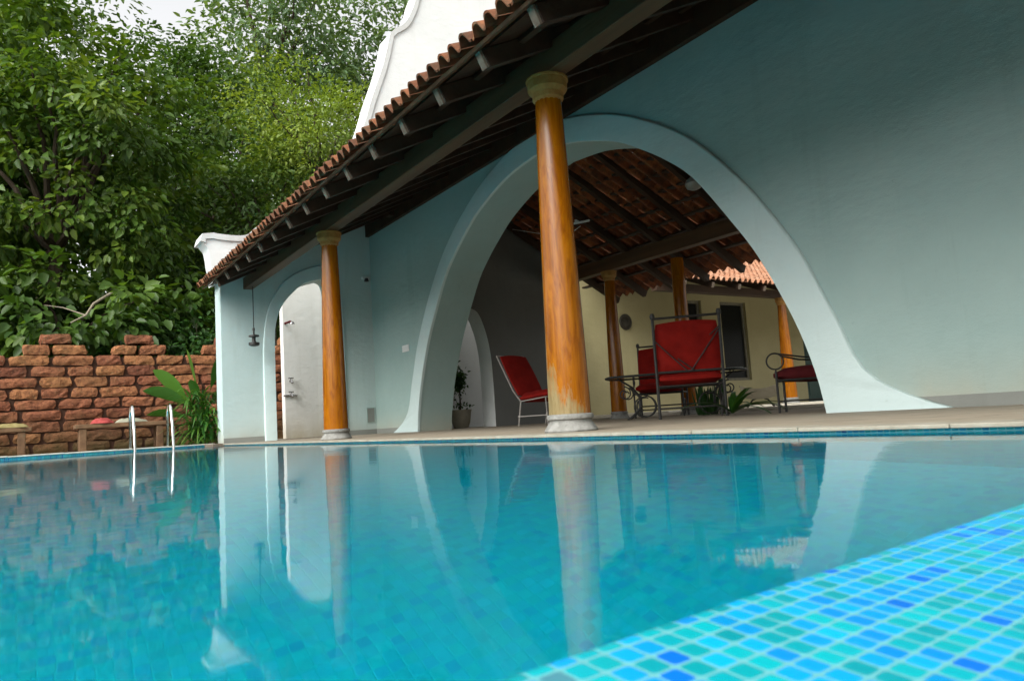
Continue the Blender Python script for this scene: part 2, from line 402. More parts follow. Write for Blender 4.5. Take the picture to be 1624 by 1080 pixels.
# basin
b = MB(); D = -1.25
b.add([(PX0,PY0,D),(PX1,PY0,D),(PX1,PY1,D),(PX0,PY1,D)], [(0,1,2,3)])
tag(b.build('pool_floor', MAT['pool_floor']), kind='structure')
b = MB(); b.add([(PX0,PY1,-.045),(PX1+1.6,PY1,-.045),(PX1+1.6,PY1,-.012),(PX0,PY1,-.012)], [(0,1,2,3)])
tag(b.build('tile_band', MAT['pool_y']), kind='structure')
b = MB(); b.add([(PX0,PY1+.001,D),(PX1+1.6,PY1+.001,D),(PX1+1.6,PY1+.001,-.045),(PX0,PY1+.001,-.045)], [(0,1,2,3)])
b.add([(PX0,PY0,D),(PX1,PY0,D),(PX1,PY0,0),(PX0,PY0,0)], [(3,2,1,0)])
tag(b.build('pool_side', MAT['pool_wall']), kind='structure')
b = MB(); b.add([(PX0,PY0,D),(PX0,PY1,D),(PX0,PY1,-.004),(PX0,PY0,.045)], [(0,1,2,3)])
tag(b.build('pool_end', MAT['pool_x']), kind='structure')
# overflow ledge, slightly skewed, in its own frame so the tile rows follow its edge
lx0, ly0, lx1, ly1 = -.347, .10, -.421, .997
la = math.atan2(-(lx1-lx0), (ly1-ly0))
led = MB()
ex = []
for k in range(7):
    a = k/6*math.pi/2; ex.append((.012*(1-math.sin(a)), -.012*(1-math.cos(a))))
pr = [(0, -.75)] + [(x, z) for x, z in reversed([(0.012-.012*math.sin(t), -.012+.012*math.cos(t)) for t in [i/6*math.pi/2 for i in range(7)]])] + [(1.9, 0), (1.9, -.75)]
for i, (x, z) in enumerate(pr): pass
vs = [(x, y, z) for y in (-7.0, 3.05) for x, z in pr]; n = len(pr)
led.add(vs, [(i, i+n, i+1+n, i+1) for i in range(n-1)])
lo = led.build('pool_ledge', MAT['ledge'], smooth=True)
lo.location = (lx0, ly0, WZ+.007); lo.rotation_euler = (0, R(6.5), la)
tag(lo, kind='structure')
ledge_x = lambda y: lx0+(lx1-lx0)*(y-ly0)/(ly1-ly0)+.004
w = MB(); w.add([(PX0,PY0,WZ),(ledge_x(PY0),PY0,WZ),(ledge_x(PY1),PY1,WZ),(PX0,PY1,WZ)], [(0,1,2,3)])
tag(w.build('pool_water', MAT['water']), kind='structure')
# deck with a coping lip over the tile band
dk = MB(); dk.box((XE-.3, PY1+.16, -.055), (8, 9.6, 0)); tag(dk.build('deck', MAT['deck']), kind='structure')
cp = MB(); x = XE+.12; random.seed(3)
while x < 7.5:
    L = .6+random.uniform(-.02, .02)
    cp.box((x, PY1-.022, -.014), (x+L-.004, PY1+.157, .004+random.uniform(-.002, .002))); x += L
tag(cp.build('pool_coping', MAT['coping'], bevel=.004), kind='structure')
fc = MB(); yy = PY1-.02
while yy > PY0:
    L = .72; z = .010 + max(0, (PY1-yy))*.006
    fc.box((PX0-.34, yy-L+.004, z-.012), (PX0+.02, yy, z+.008)); yy -= L
tag(fc.build('far_coping', MAT['far_coping'], bevel=.006), kind='structure')
# one pale slab bridging the corner of the pool
sl = MB(); sl.box((PX0-.02, PY1-.18, -.035), (PX0+.62, PY1+.02, .012))
o = sl.build('coping_slab', MAT['pale_wood'], bevel=.006); tag(o, kind='structure')
flat('terrace', [(PX0-4.2, PY0, PX0-.3, 9.0)], -.015, MAT['deck'])
flat('courtyard_floor', [(-12.9, 9.6, 9, 26)], .012, MAT['courtyard'])
kb = MB(); kb.box((-10.9, 9.45, 0), (8, 9.62, .055)); tag(kb.build('courtyard_kerb', MAT['courtyard'], bevel=.01), kind='structure')
flat('shower_floor', [(-16.2, 3.4, XE-.2, 9)], .004, MAT['deck'])

# ------------------------------------------------------------------ the house
HOUSE = empty('pool_house', (-5, YW, 0), 0, 'white plastered pool house with bell-shaped arch, amber columns and tiled veranda roof beside the pool', 'house')
def P_(o):
    "keep world coordinates while hanging a part on the house"
    return o
def part(mb, name, mat, parent=HOUSE, **kw):
    o = mb.build(name, mat, None, **kw); o.parent = parent
    pw = parent.matrix_world if parent.type != 'EMPTY' else Matrix.Translation(parent.location) @ Matrix.Rotation(parent.rotation_euler.z, 4, 'Z')
    root = parent
    o.matrix_parent_inverse = pw.inverted() if parent.type == 'EMPTY' else Matrix()
    return o

def catmull(pts, n):
    P = [np.array(p, float) for p in pts]; outp = []
    for i in range(len(P)-1):
        p0 = P[max(i-1, 0)]; p1 = P[i]; p2 = P[i+1]; p3 = P[min(i+2, len(P)-1)]
        for k in range(n):
            t = k/n
            outp.append(tuple(.5*((2*p1)+(-p0+p2)*t+(2*p0-5*p1+4*p2-p3)*t*t+(-p0+3*p1-3*p2+p3)*t**3)))
    outp.append(tuple(P[-1])); return outp
def resample(pts, n):
    P = np.array(pts); d = np.r_[0, np.cumsum(np.linalg.norm(np.diff(P, axis=0), axis=1))]
    t = np.linspace(0, d[-1], n)
    return [(float(np.interp(q, d, P[:, 0])), float(np.interp(q, d, P[:, 1]))) for q in t]

CX = -7.40
outer_h = [(4.73,.0),(4.57,.055),(4.32,.165),(4.14,.29),(4.02,.47),(3.94,.70),(3.81,1.0),(3.62,1.42),(3.20,2.06),(2.70,2.63),(2.2,3.03),(1.6,3.37),(1.15,3.55),(.6,3.70),(0,3.75)]
inner_h = [(3.76,0),(3.70,.34),(3.55,.8),(3.26,1.4),(2.96,1.85),(2.58,2.35),(2.26,2.63),(1.91,2.87),(1.46,3.12),(.70,3.37),(0,3.45)]
def full(h, n):
    c = resample(catmull(h, 8), n)
    return [(CX-x, z) for x, z in c] + [(CX+x, z) for x, z in reversed(c[:-1])]
NA = 46
OUT, INN = full(outer_h, NA), full(inner_h, NA)
ZT = 4.02   # wall top, tucked up under the roof boards
wl = MB(); XL, XR = XE-.02, 6.0
y0, y1 = YW, YWB
def quad(mb, a, b_, c, d): mb.add([a, b_, c, d], [(0, 1, 2, 3)])
ia, ib = INN[0][0], INN[-1][0]
for y, fl in ((y0, 0), (y1, 1)):
    def q(a, b_, c, d):
        pts = [(a[0], y, a[1]), (b_[0], y, b_[1]), (c[0], y, c[1]), (d[0], y, d[1])]
        if fl: pts.reverse()
        wl.add(pts, [(0, 1, 2, 3)])
    q((XL, -.05), (ia, -.05), (ia, ZT), (XL, ZT)); q((ib, -.05), (XR, -.05), (XR, ZT), (ib, ZT))
    for (xa, za), (xb, zb) in zip(INN[:-1], INN[1:]): q((xa, za), (xb, zb), (xb, ZT), (xa, ZT))
for (xa, za), (xb, zb) in zip(INN[:-1], INN[1:]): quad(wl, (xa, y0, za), (xa, y1, za), (xb, y1, zb), (xb, y0, zb))
quad(wl, (XR, y0, -.05), (XR, y1, -.05), (XR, y1, ZT), (XR, y0, ZT))
quad(wl, (XL, y0, ZT), (XR, y0, ZT), (XR, y1, ZT), (XL, y1, ZT))
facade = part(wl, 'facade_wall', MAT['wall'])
def sub(mb, name, mat, parent, **kw):
    o = mb.build(name, mat, None, **kw); o.parent = parent
    o.matrix_parent_inverse = (parent.matrix_parent_inverse if parent.parent else Matrix()) .copy() if False else Matrix()
    # parent part keeps world coordinates through its own inverse, so local == world here
    return o

# raised flat moulding round the arch, rounded on its outer edge
def band(OUTc, INNc, place, proud, rb, name, parent):
    mb = MB(); n = len(OUTc)
    prof = []
    rows = []
    for (ox, oz), (ix, iz) in zip(OUTc, INNc):
        d = np.array([ix-ox, iz-oz]); L = np.linalg.norm(d); d = d/max(L, 1e-6)
        r = [(ox, oz, -.004), (ox, oz, proud-rb)]
        for k in range(1, 5):
            a = k/4*math.pi/2
            r.append((ox+d[0]*rb*(1-math.cos(a)), oz+d[1]*rb*(1-math.cos(a)), proud-rb+rb*math.sin(a)))
        r.append((ix, iz, proud)); r.append((ix, iz, -.002))
        rows.append([place(*p) for p in r])
    m = len(rows[0]); vs = [p for r in rows for p in r]
    mb.add(vs, [(i*m+k, i*m+k+1, (i+1)*m+k+1, (i+1)*m+k) for i in range(n-1) for k in range(m-1)])
    return sub(mb, name, MAT['band'], parent, smooth=True)
INNb = [(CX+(x-CX)*.9975, z-.006 if z > .05 else z) for x, z in INN]
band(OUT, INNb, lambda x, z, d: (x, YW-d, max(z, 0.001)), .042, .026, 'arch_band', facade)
# skirting on both sides of the arch feet, following its flare
zs = .088
def xo_at(z, side):
    pts = [(x, zz) for x, zz in OUT if (x < CX) == (side < 0)]
    pts.sort(key=lambda p: p[1]); return float(np.interp(z, [p[1] for p in pts], [p[0] for p in pts]))
for side, xend in ((-1, XE), (1, XR)):
    sk = MB()
    for k in range(6):
        za, zb = zs*k/6, zs*(k+1)/6
        xa, xb = xo_at(za, side)+side*.01, xo_at(zb, side)+side*.01
        p = [(xend, YW-.012, za), (xa, YW-.012, za), (xb, YW-.012, zb), (xend, YW-.012, zb)]
        sk.add(p, [(0, 1, 2, 3) if side < 0 else (3, 2, 1, 0)])
    xb = xo_at(zs, side)
    p = [(xend, YW-.012, zs), (xb, YW-.012, zs), (xb, YW+.002, zs), (xend, YW+.002, zs)]
    sk.add(p, [(0, 1, 2, 3) if side < 0 else (3, 2, 1, 0)])
    sub(sk, 'skirting', MAT['skirt'], facade)

zr = lambda y: 2.4485+(y-2.564)*.4938           # rafter underside
# end wall with Dutch gable; a plate in the YZ plane with an arched passage
TH = .42
def extr_profile(mb, top, bot, xa, xb):
    "plate between bottom and top polylines sampled at the same y"
    n = len(top)
    for i in range(n-1):
        (ya, ta), (yb, tb) = top[i], top[i+1]; (_, ba), (_, bb) = bot[i], bot[i+1]
        quad(mb, (xb, ya, ba), (xb, yb, bb), (xb, yb, tb), (xb, ya, ta))
        quad(mb, (xa, yb, bb), (xa, ya, ba), (xa, ya, ta), (xa, yb, tb))
        quad(mb, (xa, ya, ta), (xb, ya, ta), (xb, yb, tb), (xa, yb, tb))
        if max(ba, bb) > 0.0 or True: quad(mb, (xa, ya, ba), (xa, yb, bb), (xb, yb, bb), (xb, ya, ba))
gtop = catmull([(2.70,3.49),(3.22,3.50),(3.50,3.72),(4.1,4.05),(4.7,4.5),(5.2,5.1),(5.54,5.91),(5.72,6.46),(6.0,7.23),(6.18,7.92)], 6) + catmull([(6.28,8.03),(6.53,8.24),(6.72,8.60),(6.84,8.95),(7.05,9.3),(7.5,9.55),(8.2,9.62)], 6)
gtop = gtop + [(16.4-y, z) for y, z in reversed(gtop[:-1])]
a2o = catmull([(3.47,0),(3.47,1.0),(3.485,1.7),(3.56,2.2),(3.68,2.49),(3.88,2.78),(4.22,3.01),(4.60,3.12)], 6) + catmull([(4.60,3.12),(4.76,3.05),(4.88,2.8),(4.935,2.3),(4.95,1.5),(4.95,0)], 6)[1:]
a2i = catmull([(3.67,0),(3.67,1.0),(3.68,1.8),(3.72,2.08),(3.81,2.32),(3.96,2.52),(4.21,2.74),(4.55,2.86)], 6) + catmull([(4.55,2.86),(4.65,2.80),(4.705,2.55),(4.725,2.1),(4.73,1.4),(4.73,0)], 6)[1:]
ys = sorted(set([2.80]+[round(y, 4) for y, z in gtop] + [round(y, 4) for y, z in a2i if z > 0] + [3.67, 4.73]))
gy, gz = [p[0] for p in gtop], [p[1] for p in gtop]
def a2top(y):
    up = [p for p in a2i]; 
    L = sorted(up, key=lambda p: p[0]); return float(np.interp(y, [p[0] for p in L], [p[1] for p in L]))
ew = MB(); top = []; bot = []
segs = []
for y in ys: top.append((y, float(np.interp(y, gy, gz))))
inner_i = [i for i, y in enumerate(ys) if 3.67 <= y <= 4.73]
l = inner_i[0]; r_ = inner_i[-1]
flatb = lambda T: [(y, -.05) for y, z in T]
zcut = lambda y: min(zr(y)+.16, float(np.interp(y, gy, gz))-.02)
gb = MB(); yl = [p for p in top if p[0] <= 6.05]
low = [(y, zcut(y) if y < 5.6 else -.05) for y, z in top]
extr_profile(gb, top, low, XE-TH, XE)
i0 = ys.index(2.80); fulltop, top = top, [p for p in low if p[0] < 5.6]
extr_profile(ew, top[i0:l+1], flatb(top[i0:l+1]), XE-TH, XE)
# over the passage: sample arch monotonic in y, jambs as separate faces
mid = top[l:r_+1]
def arch_z(y):
    zl_ = [p for p in a2i if p[0] <= 4.55]; zr_ = [p for p in a2i if p[0] >= 4.55]
    if y <= 4.55: return float(np.interp(y, [p[0]+i*1e-6 for i, p in enumerate(zl_)], [p[1] for p in zl_]))
    zr2 = list(reversed(zr_)); 
    return float(np.interp(-y, [-p[0]+i*1e-6 for i, p in enumerate(zr2)], [p[1] for p in zr2]))
mb_b = [(y, max(arch_z(y), 1.75 if (i in (0, len(mid)-1)) else arch_z(y))) for i, (y, z) in enumerate(mid)]
extr_profile(ew, mid, mb_b, XE-TH, XE)
extr_profile(ew, top[r_:], flatb(top[r_:]), XE-TH, XE)
quad(ew, (XE-TH, 2.80, -.05), (XE, 2.80, -.05), (XE, 2.80, zcut(2.80)), (XE-TH, 2.80, zcut(2.80)))
quad(gb, (XE-TH, 2.70, zcut(2.70)), (XE, 2.70, zcut(2.70)), (XE, 2.70, 3.49), (XE-TH, 2.70, 3.49))
yend = top[-1][0]
# scrolled kneeler sweeping out over the eave
kn = catmull([(2.70,2.86),(2.66,2.98),(2.64,3.14),(2.61,3.28),(2.545,3.37),(2.535,3.47)], 5)
for (ya, za), (yb, zb) in zip(kn[:-1], kn[1:]):
    quad(gb, (XE, ya, za), (XE, 2.70, za), (XE, 2.70, zb), (XE, yb, zb))
    quad(gb, (XE-TH, 2.70, za), (XE-TH, ya, za), (XE-TH, yb, zb), (XE-TH, 2.70, zb))
    quad(gb, (XE-TH, ya, za), (XE, ya, za), (XE, yb, zb), (XE-TH, yb, zb))
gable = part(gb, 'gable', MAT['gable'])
MAT['end'] = plaster('end_wall_plaster', (.40, .50, .485), (.45, .55, .535), ((.34, .31, .23), .45))  # same wall as the white gable, pool bounce put into its colour
endwall = part(ew, 'end_wall', MAT['end'])
band([(y, z) for y, z in resample(a2o, 50)], [(y, z) for y, z in resample(a2i, 50)], lambda y, z, d: (XE+d, y, max(z, .001)), .035, .022, 'arch_band', endwall)
# coping along the gable edge
gt = MB()
edge = [(2.53, 3.38), (2.545, 3.475), (2.70, 3.50)] + gtop[1:]
rows = []
for i, (y, z) in enumerate(edge):
    ya, za = edge[max(i-1, 0)]; yb, zb = edge[min(i+1, len(edge)-1)]
    t = np.array([yb-ya, zb-za]); t = t/np.linalg.norm(t); nn = np.array([-t[1], t[0]])
    o_ = np.array([y, z])+nn*.045; q_ = np.array([y, z])-nn*.05
    rows.append([(XE+.035, q_[0], q_[1]), (XE+.05, o_[0], o_[1]), (XE-TH-.05, o_[0], o_[1]), (XE-TH-.035, q_[0], q_[1])])
vs = [p for r in rows for p in r]; n = len(rows)
gt.add(vs, [(i*4+k, i*4+(k+1) % 4, (i+1)*4+(k+1) % 4, (i+1)*4+k) for i in range(n-1) for k in range(4)])
gt.add(rows[0], [(0, 1, 2, 3)])
sub(gt, 'gable_coping', MAT['gable'], gable)
for ya, yb in ((2.80, 3.46), (4.96, YW)):
    sk = MB()
    quad(sk, (XE+.012, ya, 0), (XE+.012, yb, 0), (XE+.012, yb, zs), (XE+.012, ya, zs))
    quad(sk, (XE+.012, ya, zs), (XE+.012, yb, zs), (XE-.002, yb, zs), (XE-.002, ya, zs))
    sub(sk, 'skirting', MAT['skirt'], endwall)
RIDGE = (6.2, 2.4485+(2.43-2.564)*.4938+.125/math.cos(math.atan(.4938))+.075+(6.2-2.43)*.4938)
def zb_(y):
    'upper side of the back roof slope'
    return RIDGE[1]-(y-RIDGE[0])*(RIDGE[1]-2.60)/(9.78-RIDGE[0])
# inner cross wall with its passage (faces the pavilion)
XI = -11.2; ci = MB()
ai = catmull([(5.98,0),(5.985,.9),(6.02,1.4),(6.10,1.75),(6.25,2.0),(6.45,2.11),(6.6,2.12)], 6) + catmull([(6.6,2.12),(6.78,2.04),(6.90,1.80),(6.99,1.45),(7.03,1.0),(7.04,0)], 6)[1:]
for xx, fl in ((XI, 0), (XI-.42, 1)):
    def q(a, b_, c, d):
        p = [(xx, *a), (xx, *b_), (xx, *c), (xx, *d)]
        if fl: p.reverse()
        ci.add(p, [(0, 1, 2, 3)])
    q((7.04, 0), (8.42, 0), (8.42, zb_(8.42)-.08), (7.04, zb_(7.04)-.08))
    for (ya, za), (yb, zb) in zip(ai[:-1], ai[1:]):
        if yb > YWB-.15: q((max(ya, YWB-.15), za), (yb, zb), (yb, zb_(yb)-.08), (max(ya, YWB-.15), zb_(max(ya, YWB-.15))-.08))
cj = MB()
for (ya, za), (yb, zb) in zip(ai[:-1], ai[1:]):
    if yb > YWB-.1: quad(cj, (XI, ya, za), (XI-.42, ya, za), (XI-.42, yb, zb), (XI, yb, zb))
quad(ci, (XI, 8.42, 0), (XI-.42, 8.42, 0), (XI-.42, 8.42, zb_(8.42)-.08), (XI, 8.42, zb_(8.42)-.08))
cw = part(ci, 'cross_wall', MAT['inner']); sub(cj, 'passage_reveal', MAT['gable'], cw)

# columns
def make_column(loc, hgt, r0, r1, worn=0, capital=True, parent=HOUSE):
    sh = MB(); z0 = .125
    prof = [(r0, z0)]; top_z = hgt-.16 if capital else hgt
    for k in range(1, 13):
        t = k/12; prof.append((r0+(r1-r0)*(t*.72+.28*t*t), z0+(top_z-z0)*t))
    sh.lathe(prof, (0, 0, 0), 40)
    s = sh.build('column', MAT['column'], None, smooth=True); s.parent = parent
    s.matrix_parent_inverse = Matrix.Translation(parent.location).inverted(); s.location = loc; s.pass_index = worn
    bs = MB(); q = r0/.157
    bs.lathe([(.195*q,0),(.20*q,.010),(.188*q,.03),(.172*q,.052),(.158*q,.072),(.158*q,.082),(.172*q,.090),(.176*q,.106),(.170*q,.120),(.150*q,.127)], (0,0,0), 32)
    o = bs.build('base_stone', MAT['stone'], s, smooth=True)
    if capital:
        cpb = MB(); q = r1/.10
        cpb.lathe([(.098*q,-.19),(.104*q,-.165),(.118*q,-.155),(.118*q,-.135),(.122*q,-.115),(.150*q,-.085),(.152*q,-.02),(.162*q,-.018),(.162*q,-.002),(.15*q,0)], (0,0,hgt), 16, .2)
        cpb.build('capital', MAT['capstone'], s)
    return s
YC = 3.249
make_column((-4.176, YC, 0), 2.595, .150, .098, 1)
make_column((-8.875, YC, 0), 2.595, .150, .098, 0)
make_column((-9.62, 8.55, 0), 2.56, .135, .088, 0)
make_column((-8.62, 9.2, 0), 2.62, .128, .105, 0, capital=False)
make_column((-1.2, 8.55, 0), 2.56, .135, .088, 0)
make_column((.52, YC, 0), 2.595, .150, .098, 0)
bm_ = MB(); bm_.box((XE-.02, YC-.075, 2.60), (6, YC+.075, 2.80)); part(bm_, 'beam', MAT['beam_wood'], bevel=.008)
bm_ = MB(); bm_.box((XI-.02, 8.47, 2.56), (6, 8.63, 2.78)); part(bm_, 'beam', MAT['beam_wood'], bevel=.008)

# front roof: rafters, boards, tiles
SL = .4938; ANG = math.atan(SL)
XR0, DX = -3.4016, .6217
RH = .125
rafter_mesh = None
for i in range(-14, 15):
    X = XR0-i*DX
    if X < XE+.1 or X > 5.6: continue
    off = RH/2*math.cos(ANG)
    a = Vector((0, 2.60, zr(2.60)+RH/2/math.cos(ANG))); b_ = Vector((0, YW-.01, zr(YW-.01)+RH/2/math.cos(ANG)))
    if rafter_mesh is None:
        mb = MB(); mb.bar(a, b_, .075, RH); o = mb.build('rafter', MAT['rafter_wood'], None, bevel=.004); rafter_mesh = o.data
        mb = MB(); d = (b_-a).normalized(); mb.bar(a-d*.022, a-d*.001, .058, RH*.96); e_ = mb.build('end_cap', MAT['pale_wood'], None); cap_mesh = e_.data
        e_.parent = o
    else:
        o = bpy.data.objects.new('rafter', rafter_mesh); link(o)
        bv = o.modifiers.new('bevel', 'BEVEL'); bv.width = .004
        e_ = bpy.data.objects.new('end_cap', cap_mesh); link(e_, o)
    o.parent = HOUSE; o.matrix_parent_inverse = Matrix.Translation(HOUSE.location).inverted(); o.location = (X, 0, 0)
zt = lambda y: zr(y)+RH/math.cos(ANG)
bd = MB(); RY = 6.1
quad(bd, (XE, 2.62, zt(2.62)+.004), (XE, RY, zt(RY)+.004), (6, RY, zt(RY)+.004), (6, 2.62, zt(2.62)+.004))
quad(bd, (XE, 2.62, zt(2.62)+.024), (6, 2.62, zt(2.62)+.024), (6, RY, zt(RY)+.024), (XE, RY, zt(RY)+.024))
quad(bd, (XE, 2.62, zt(2.62)+.004), (6, 2.62, zt(2.62)+.004), (6, 2.62, zt(2.62)+.024), (XE, 2.62, zt(2.62)+.024))
part(bd, 'ceiling_boards', MAT['dark_wood'])
lg = MB(); lg.box((XE, YW-.075, zr(YW)-.20), (6, YW-.004, zr(YW)+.10)); ledger = part(lg, 'ledger_beam', MAT['dark_wood'], bevel=.006)
bt = MB()
for k in range(6):
    y = 2.9+k*.47
    bt.bar((XE+.02, y, zt(y)-.028), (6, y, zt(y)-.028), .05, .03)
part(bt, 'batten', MAT['dark_wood'])

def tile_field(mb, org, u, s, L, S, pitch=.155, row=.30, amp=.042, th=.016, nseg=14, rag=.013):
    "overlapping barrel tiles: u along the eave, s up the slope"
    u = Vector(u).normalized(); s = Vector(s).normalized(); nrm = u.cross(s).normalized()
    if nrm.z < 0: nrm = -nrm
    org = Vector(org); nc = int(L/pitch); nr = int(math.ceil(S/row)); rnd = random.Random(5)
    def prof(t):   # t in 0..1 over one pitch; cover tile is a taller half round
        q = abs(t)
        if q < .30: return amp*(math.sqrt(max(0, 1-(q/.30)**2))*1.45-.45)
        return -amp*(.45+.35*math.sin(math.pi*(q-.30)/.40))
    for r in range(nr):
        for c in range(nc):
            j = rnd.uniform(-rag, rag); jz = rnd.uniform(0, .009); tint = min(1, max(0, rnd.gauss(.5, .27)))
            ring = []
            for e, (sv, lift) in enumerate(((r*row+j, th), (min(S, (r+1)*row+.02), 0))):
                tl = []
                for k in range(nseg+1):
                    t = -.5+k/nseg
                    sc = 1.0 if e == 0 else .9
                    tl.append(org+u*((c+.5+t)*pitch)+s*sv+nrm*(prof(t)*sc+lift+jz))
                ring.append(tl)
            low, upp = ring
            dn = [p-nrm*th for p in low]
            n = nseg+1
            vs = dn+low+upp
            fs = [(k, k+1, n+k+1, n+k) for k in range(nseg)]+[(n+k, n+k+1, 2*n+k+1, 2*n+k) for k in range(nseg)]
            mb.add(vs, fs, tint)
EAVE = (2.43, zt(2.43)+.075)
tl = MB()
sv = Vector((0, math.cos(ANG), math.sin(ANG)))
ridge_y = 6.2
S1 = (ridge_y-EAVE[0])/math.cos(ANG)
tile_field(tl, (XE+.03, EAVE[0], EAVE[1]), (1, 0, 0), sv, 6-XE, S1)
part(tl, 'roof_tiles', MAT['tiles'], smooth=True, attr=True)
fs_ = MB(); fs_.bar((XE+.02, 2.535, zt(2.535)+.015), (6, 2.535, zt(2.535)+.015), .022, .05, up=sv); part(fs_, 'eave_batten', MAT['beam_wood'])
# back slope over the pavilion, open tiles on rafters
ridge_z = EAVE[1]+(ridge_y-EAVE[0])*SL
BE = 10.1; SLB = (ridge_z-2.60)/(BE-ridge_y); AB = math.atan(SLB)
t2 = MB(); sb = Vector((0, -math.cos(AB), math.sin(AB)))
tile_field(t2, (XI-.06, BE, zb_(BE)), (1, 0, 0), sb, 6-XI, (BE-ridge_y)/math.cos(AB), pitch=.19, row=.26, amp=.045)
part(t2, 'roof_tiles', MAT['tiles_old'], smooth=True, attr=True)
mesh2 = None
for i in range(22):
    X = -11.05+i*.78
    a = Vector((0, 6.12, zb_(6.12)-.14)); b_ = Vector((0, BE-.08, zb_(BE-.08)-.14))
    if mesh2 is None:
        mb = MB(); mb.bar(a, b_, .08, .12); o = mb.build('rafter', MAT['dark_wood'], None); mesh2 = o.data
    else: o = link(bpy.data.objects.new('rafter', mesh2))
    o.parent = HOUSE; o.matrix_parent_inverse = Matrix.Translation(HOUSE.location).inverted(); o.location = (X, 0, 0)
bt = MB()
for k in range(12):
    y = 6.4+k*.285
    bt.bar((XI-.3, y, zb_(y)-.068), (6, y, zb_(y)-.068), .11, .03)
part(bt, 'batten', MAT['dark_wood'])
rd = MB()
for k in range(80):
    x = XI-.3+k*.22
    if x > 5.9: break
    rd.tube([(x, ridge_y+.02, ridge_z+.03), (x+.25, ridge_y+.02, ridge_z+.045)], [.10, .115], 10)
part(rd, 'ridge_tiles', MAT['tiles'], smooth=True)
tie = MB()
tie.bar((-4.9, 6.12, 2.75), (-4.9, 8.55, 2.67), .12, .16)
part(tie, 'tie_beam', MAT['dark_wood'])

# ------------------------------------------------------------------ courtyard wing
WING = empty('courtyard_wing', (-12.8, 12, 0), 0, 'cream walled courtyard wing with dark windows and low tiled roof seen through the arch', 'building')
def wpart(mb, name, mat, parent=WING, **kw): return part(mb, name, mat, parent, **kw)
XW = -12.85
wins = [(13.50, 14.45, .74, 2.81), (15.16, 16.17, .74, 2.81)]
door = (18.52, 20.6, .012, 2.7)
ww = MB(); cuts = sorted(set([8.3, 24.0]+[w_[0] for w_ in wins]+[w_[1] for w_ in wins]+[door[0], door[1]])); ZW = 3.5
for ya, yb in zip(cuts[:-1], cuts[1:]):
    hole = [w_ for w_ in wins+[door] if w_[0] <= ya+1e-6 and w_[1] >= yb-1e-6]
    if hole:
        _, _, z0, z1 = hole[0]
        if z0 > .1: quad(ww, (XW, ya, 0), (XW, yb, 0), (XW, yb, z0), (XW, ya, z0))
        quad(ww, (XW, ya, z1), (XW, yb, z1), (XW, yb, ZW), (XW, ya, ZW))
        for p in (((ya, z0), (yb, z0)), ((yb, z0), (yb, z1)), ((yb, z1), (ya, z1)), ((ya, z1), (ya, z0))):
            (pa, za), (pb, zb) = p
            quad(ww, (XW, pa, za), (XW-.16, pa, za), (XW-.16, pb, zb), (XW, pb, zb))
    else: quad(ww, (XW, ya, 0), (XW, yb, 0), (XW, yb, ZW), (XW, ya, ZW))
quad(ww, (XW, 8.3, 0), (XW, 8.3, ZW), (XW-.3, 8.3, ZW), (XW-.3, 8.3, 0))
wpart(ww, 'wall', MAT['yellow'])
for y0_, y1_, z0, z1 in wins:
    fr = MB(); x0 = XW-.15; x1 = XW-.08
    for lo, hi in (((x0, y0_, z0), (x1, y0_+.07, z1)), ((x0, y1_-.07, z0), (x1, y1_, z1)), ((x0, y0_+.07, z1-.07), (x1, y1_-.07, z1)), ((x0, y0_+.07, z0), (x1, y1_-.07, z0+.07)), ((x0, (y0_+y1_)/2, z0+.07), (x0+.001, (y0_+y1_)/2+.001, z1-.07))):
        fr.box(lo, hi)
    f = wpart(fr, 'window', MAT['window_frame'])
    pn = MB(); pn.box((x0+.02, y0_+.06, z0+.06), (x0+.035, y1_-.06, z1-.06)); sub(pn, 'pane', MAT['pane'], f)
dr = MB(); dr.box((XW-.12, door[0]+.005, .012), (XW-.06, door[1]-.005, door[3]-.005)); d_ = wpart(dr, 'door', MAT['frame_green'])
dr = MB()
for k in range(2):
    for z0, z1 in ((.25, 1.15), (1.35, 2.5)):
        y0_ = door[0]+.15+k*1.0; dr.box((XW-.058, y0_, z0), (XW-.045, y0_+.75, z1))
sub(dr, 'door_panel', MAT['frame_green'], d_, bevel=.006)
dr = MB(); dr.tube([(XW-.06, 19.5, 1.0), (XW, 19.5, 1.0), (XW, 19.5, 1.12)], .012, 8); sub(dr, 'handle', MAT['iron'], d_)
# wing roof
WE = (-9.72, 2.60); WR = (-15.2, 4.75)
aw = math.atan2(WR[1]-WE[1], WE[0]-WR[0]); su = Vector((-math.cos(aw), 0, math.sin(aw)))
t3 = MB(); tile_field(t3, (WE[0], 10.3, WE[1]), (0, 1, 0), su, 13.6, math.hypot(WR[0]-WE[0], WR[1]-WE[1]), pitch=.16, row=.28, amp=.042)
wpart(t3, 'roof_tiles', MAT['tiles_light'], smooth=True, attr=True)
m3 = None
zw = lambda x: WE[1]+(WE[0]-x)*math.tan(aw)
for i in range(17):
    y = 10.6+i*.79
    a = Vector((WE[0]-.06, 0, zw(WE[0]-.06)-.13)); b_ = Vector((-12.84, 0, zw(-12.84)-.13))
    if m3 is None:
        mb = MB(); mb.bar(a, b_, .07, .11); o = mb.build('rafter', MAT['rafter_wood'], None); m3 = o.data
        mb = MB(); d = (b_-a).normalized(); mb.bar(a-d*.02, a-d*.001, .06, .10); e_ = mb.build('end_cap', MAT['pale_wood'], None); e_.parent = o; m3c = e_.data
    else:
        o = link(bpy.data.objects.new('rafter', m3)); link(bpy.data.objects.new('end_cap', m3c), o)
    o.parent = WING; o.matrix_parent_inverse = Matrix.Translation(WING.location).inverted(); o.location = (0, y, 0)
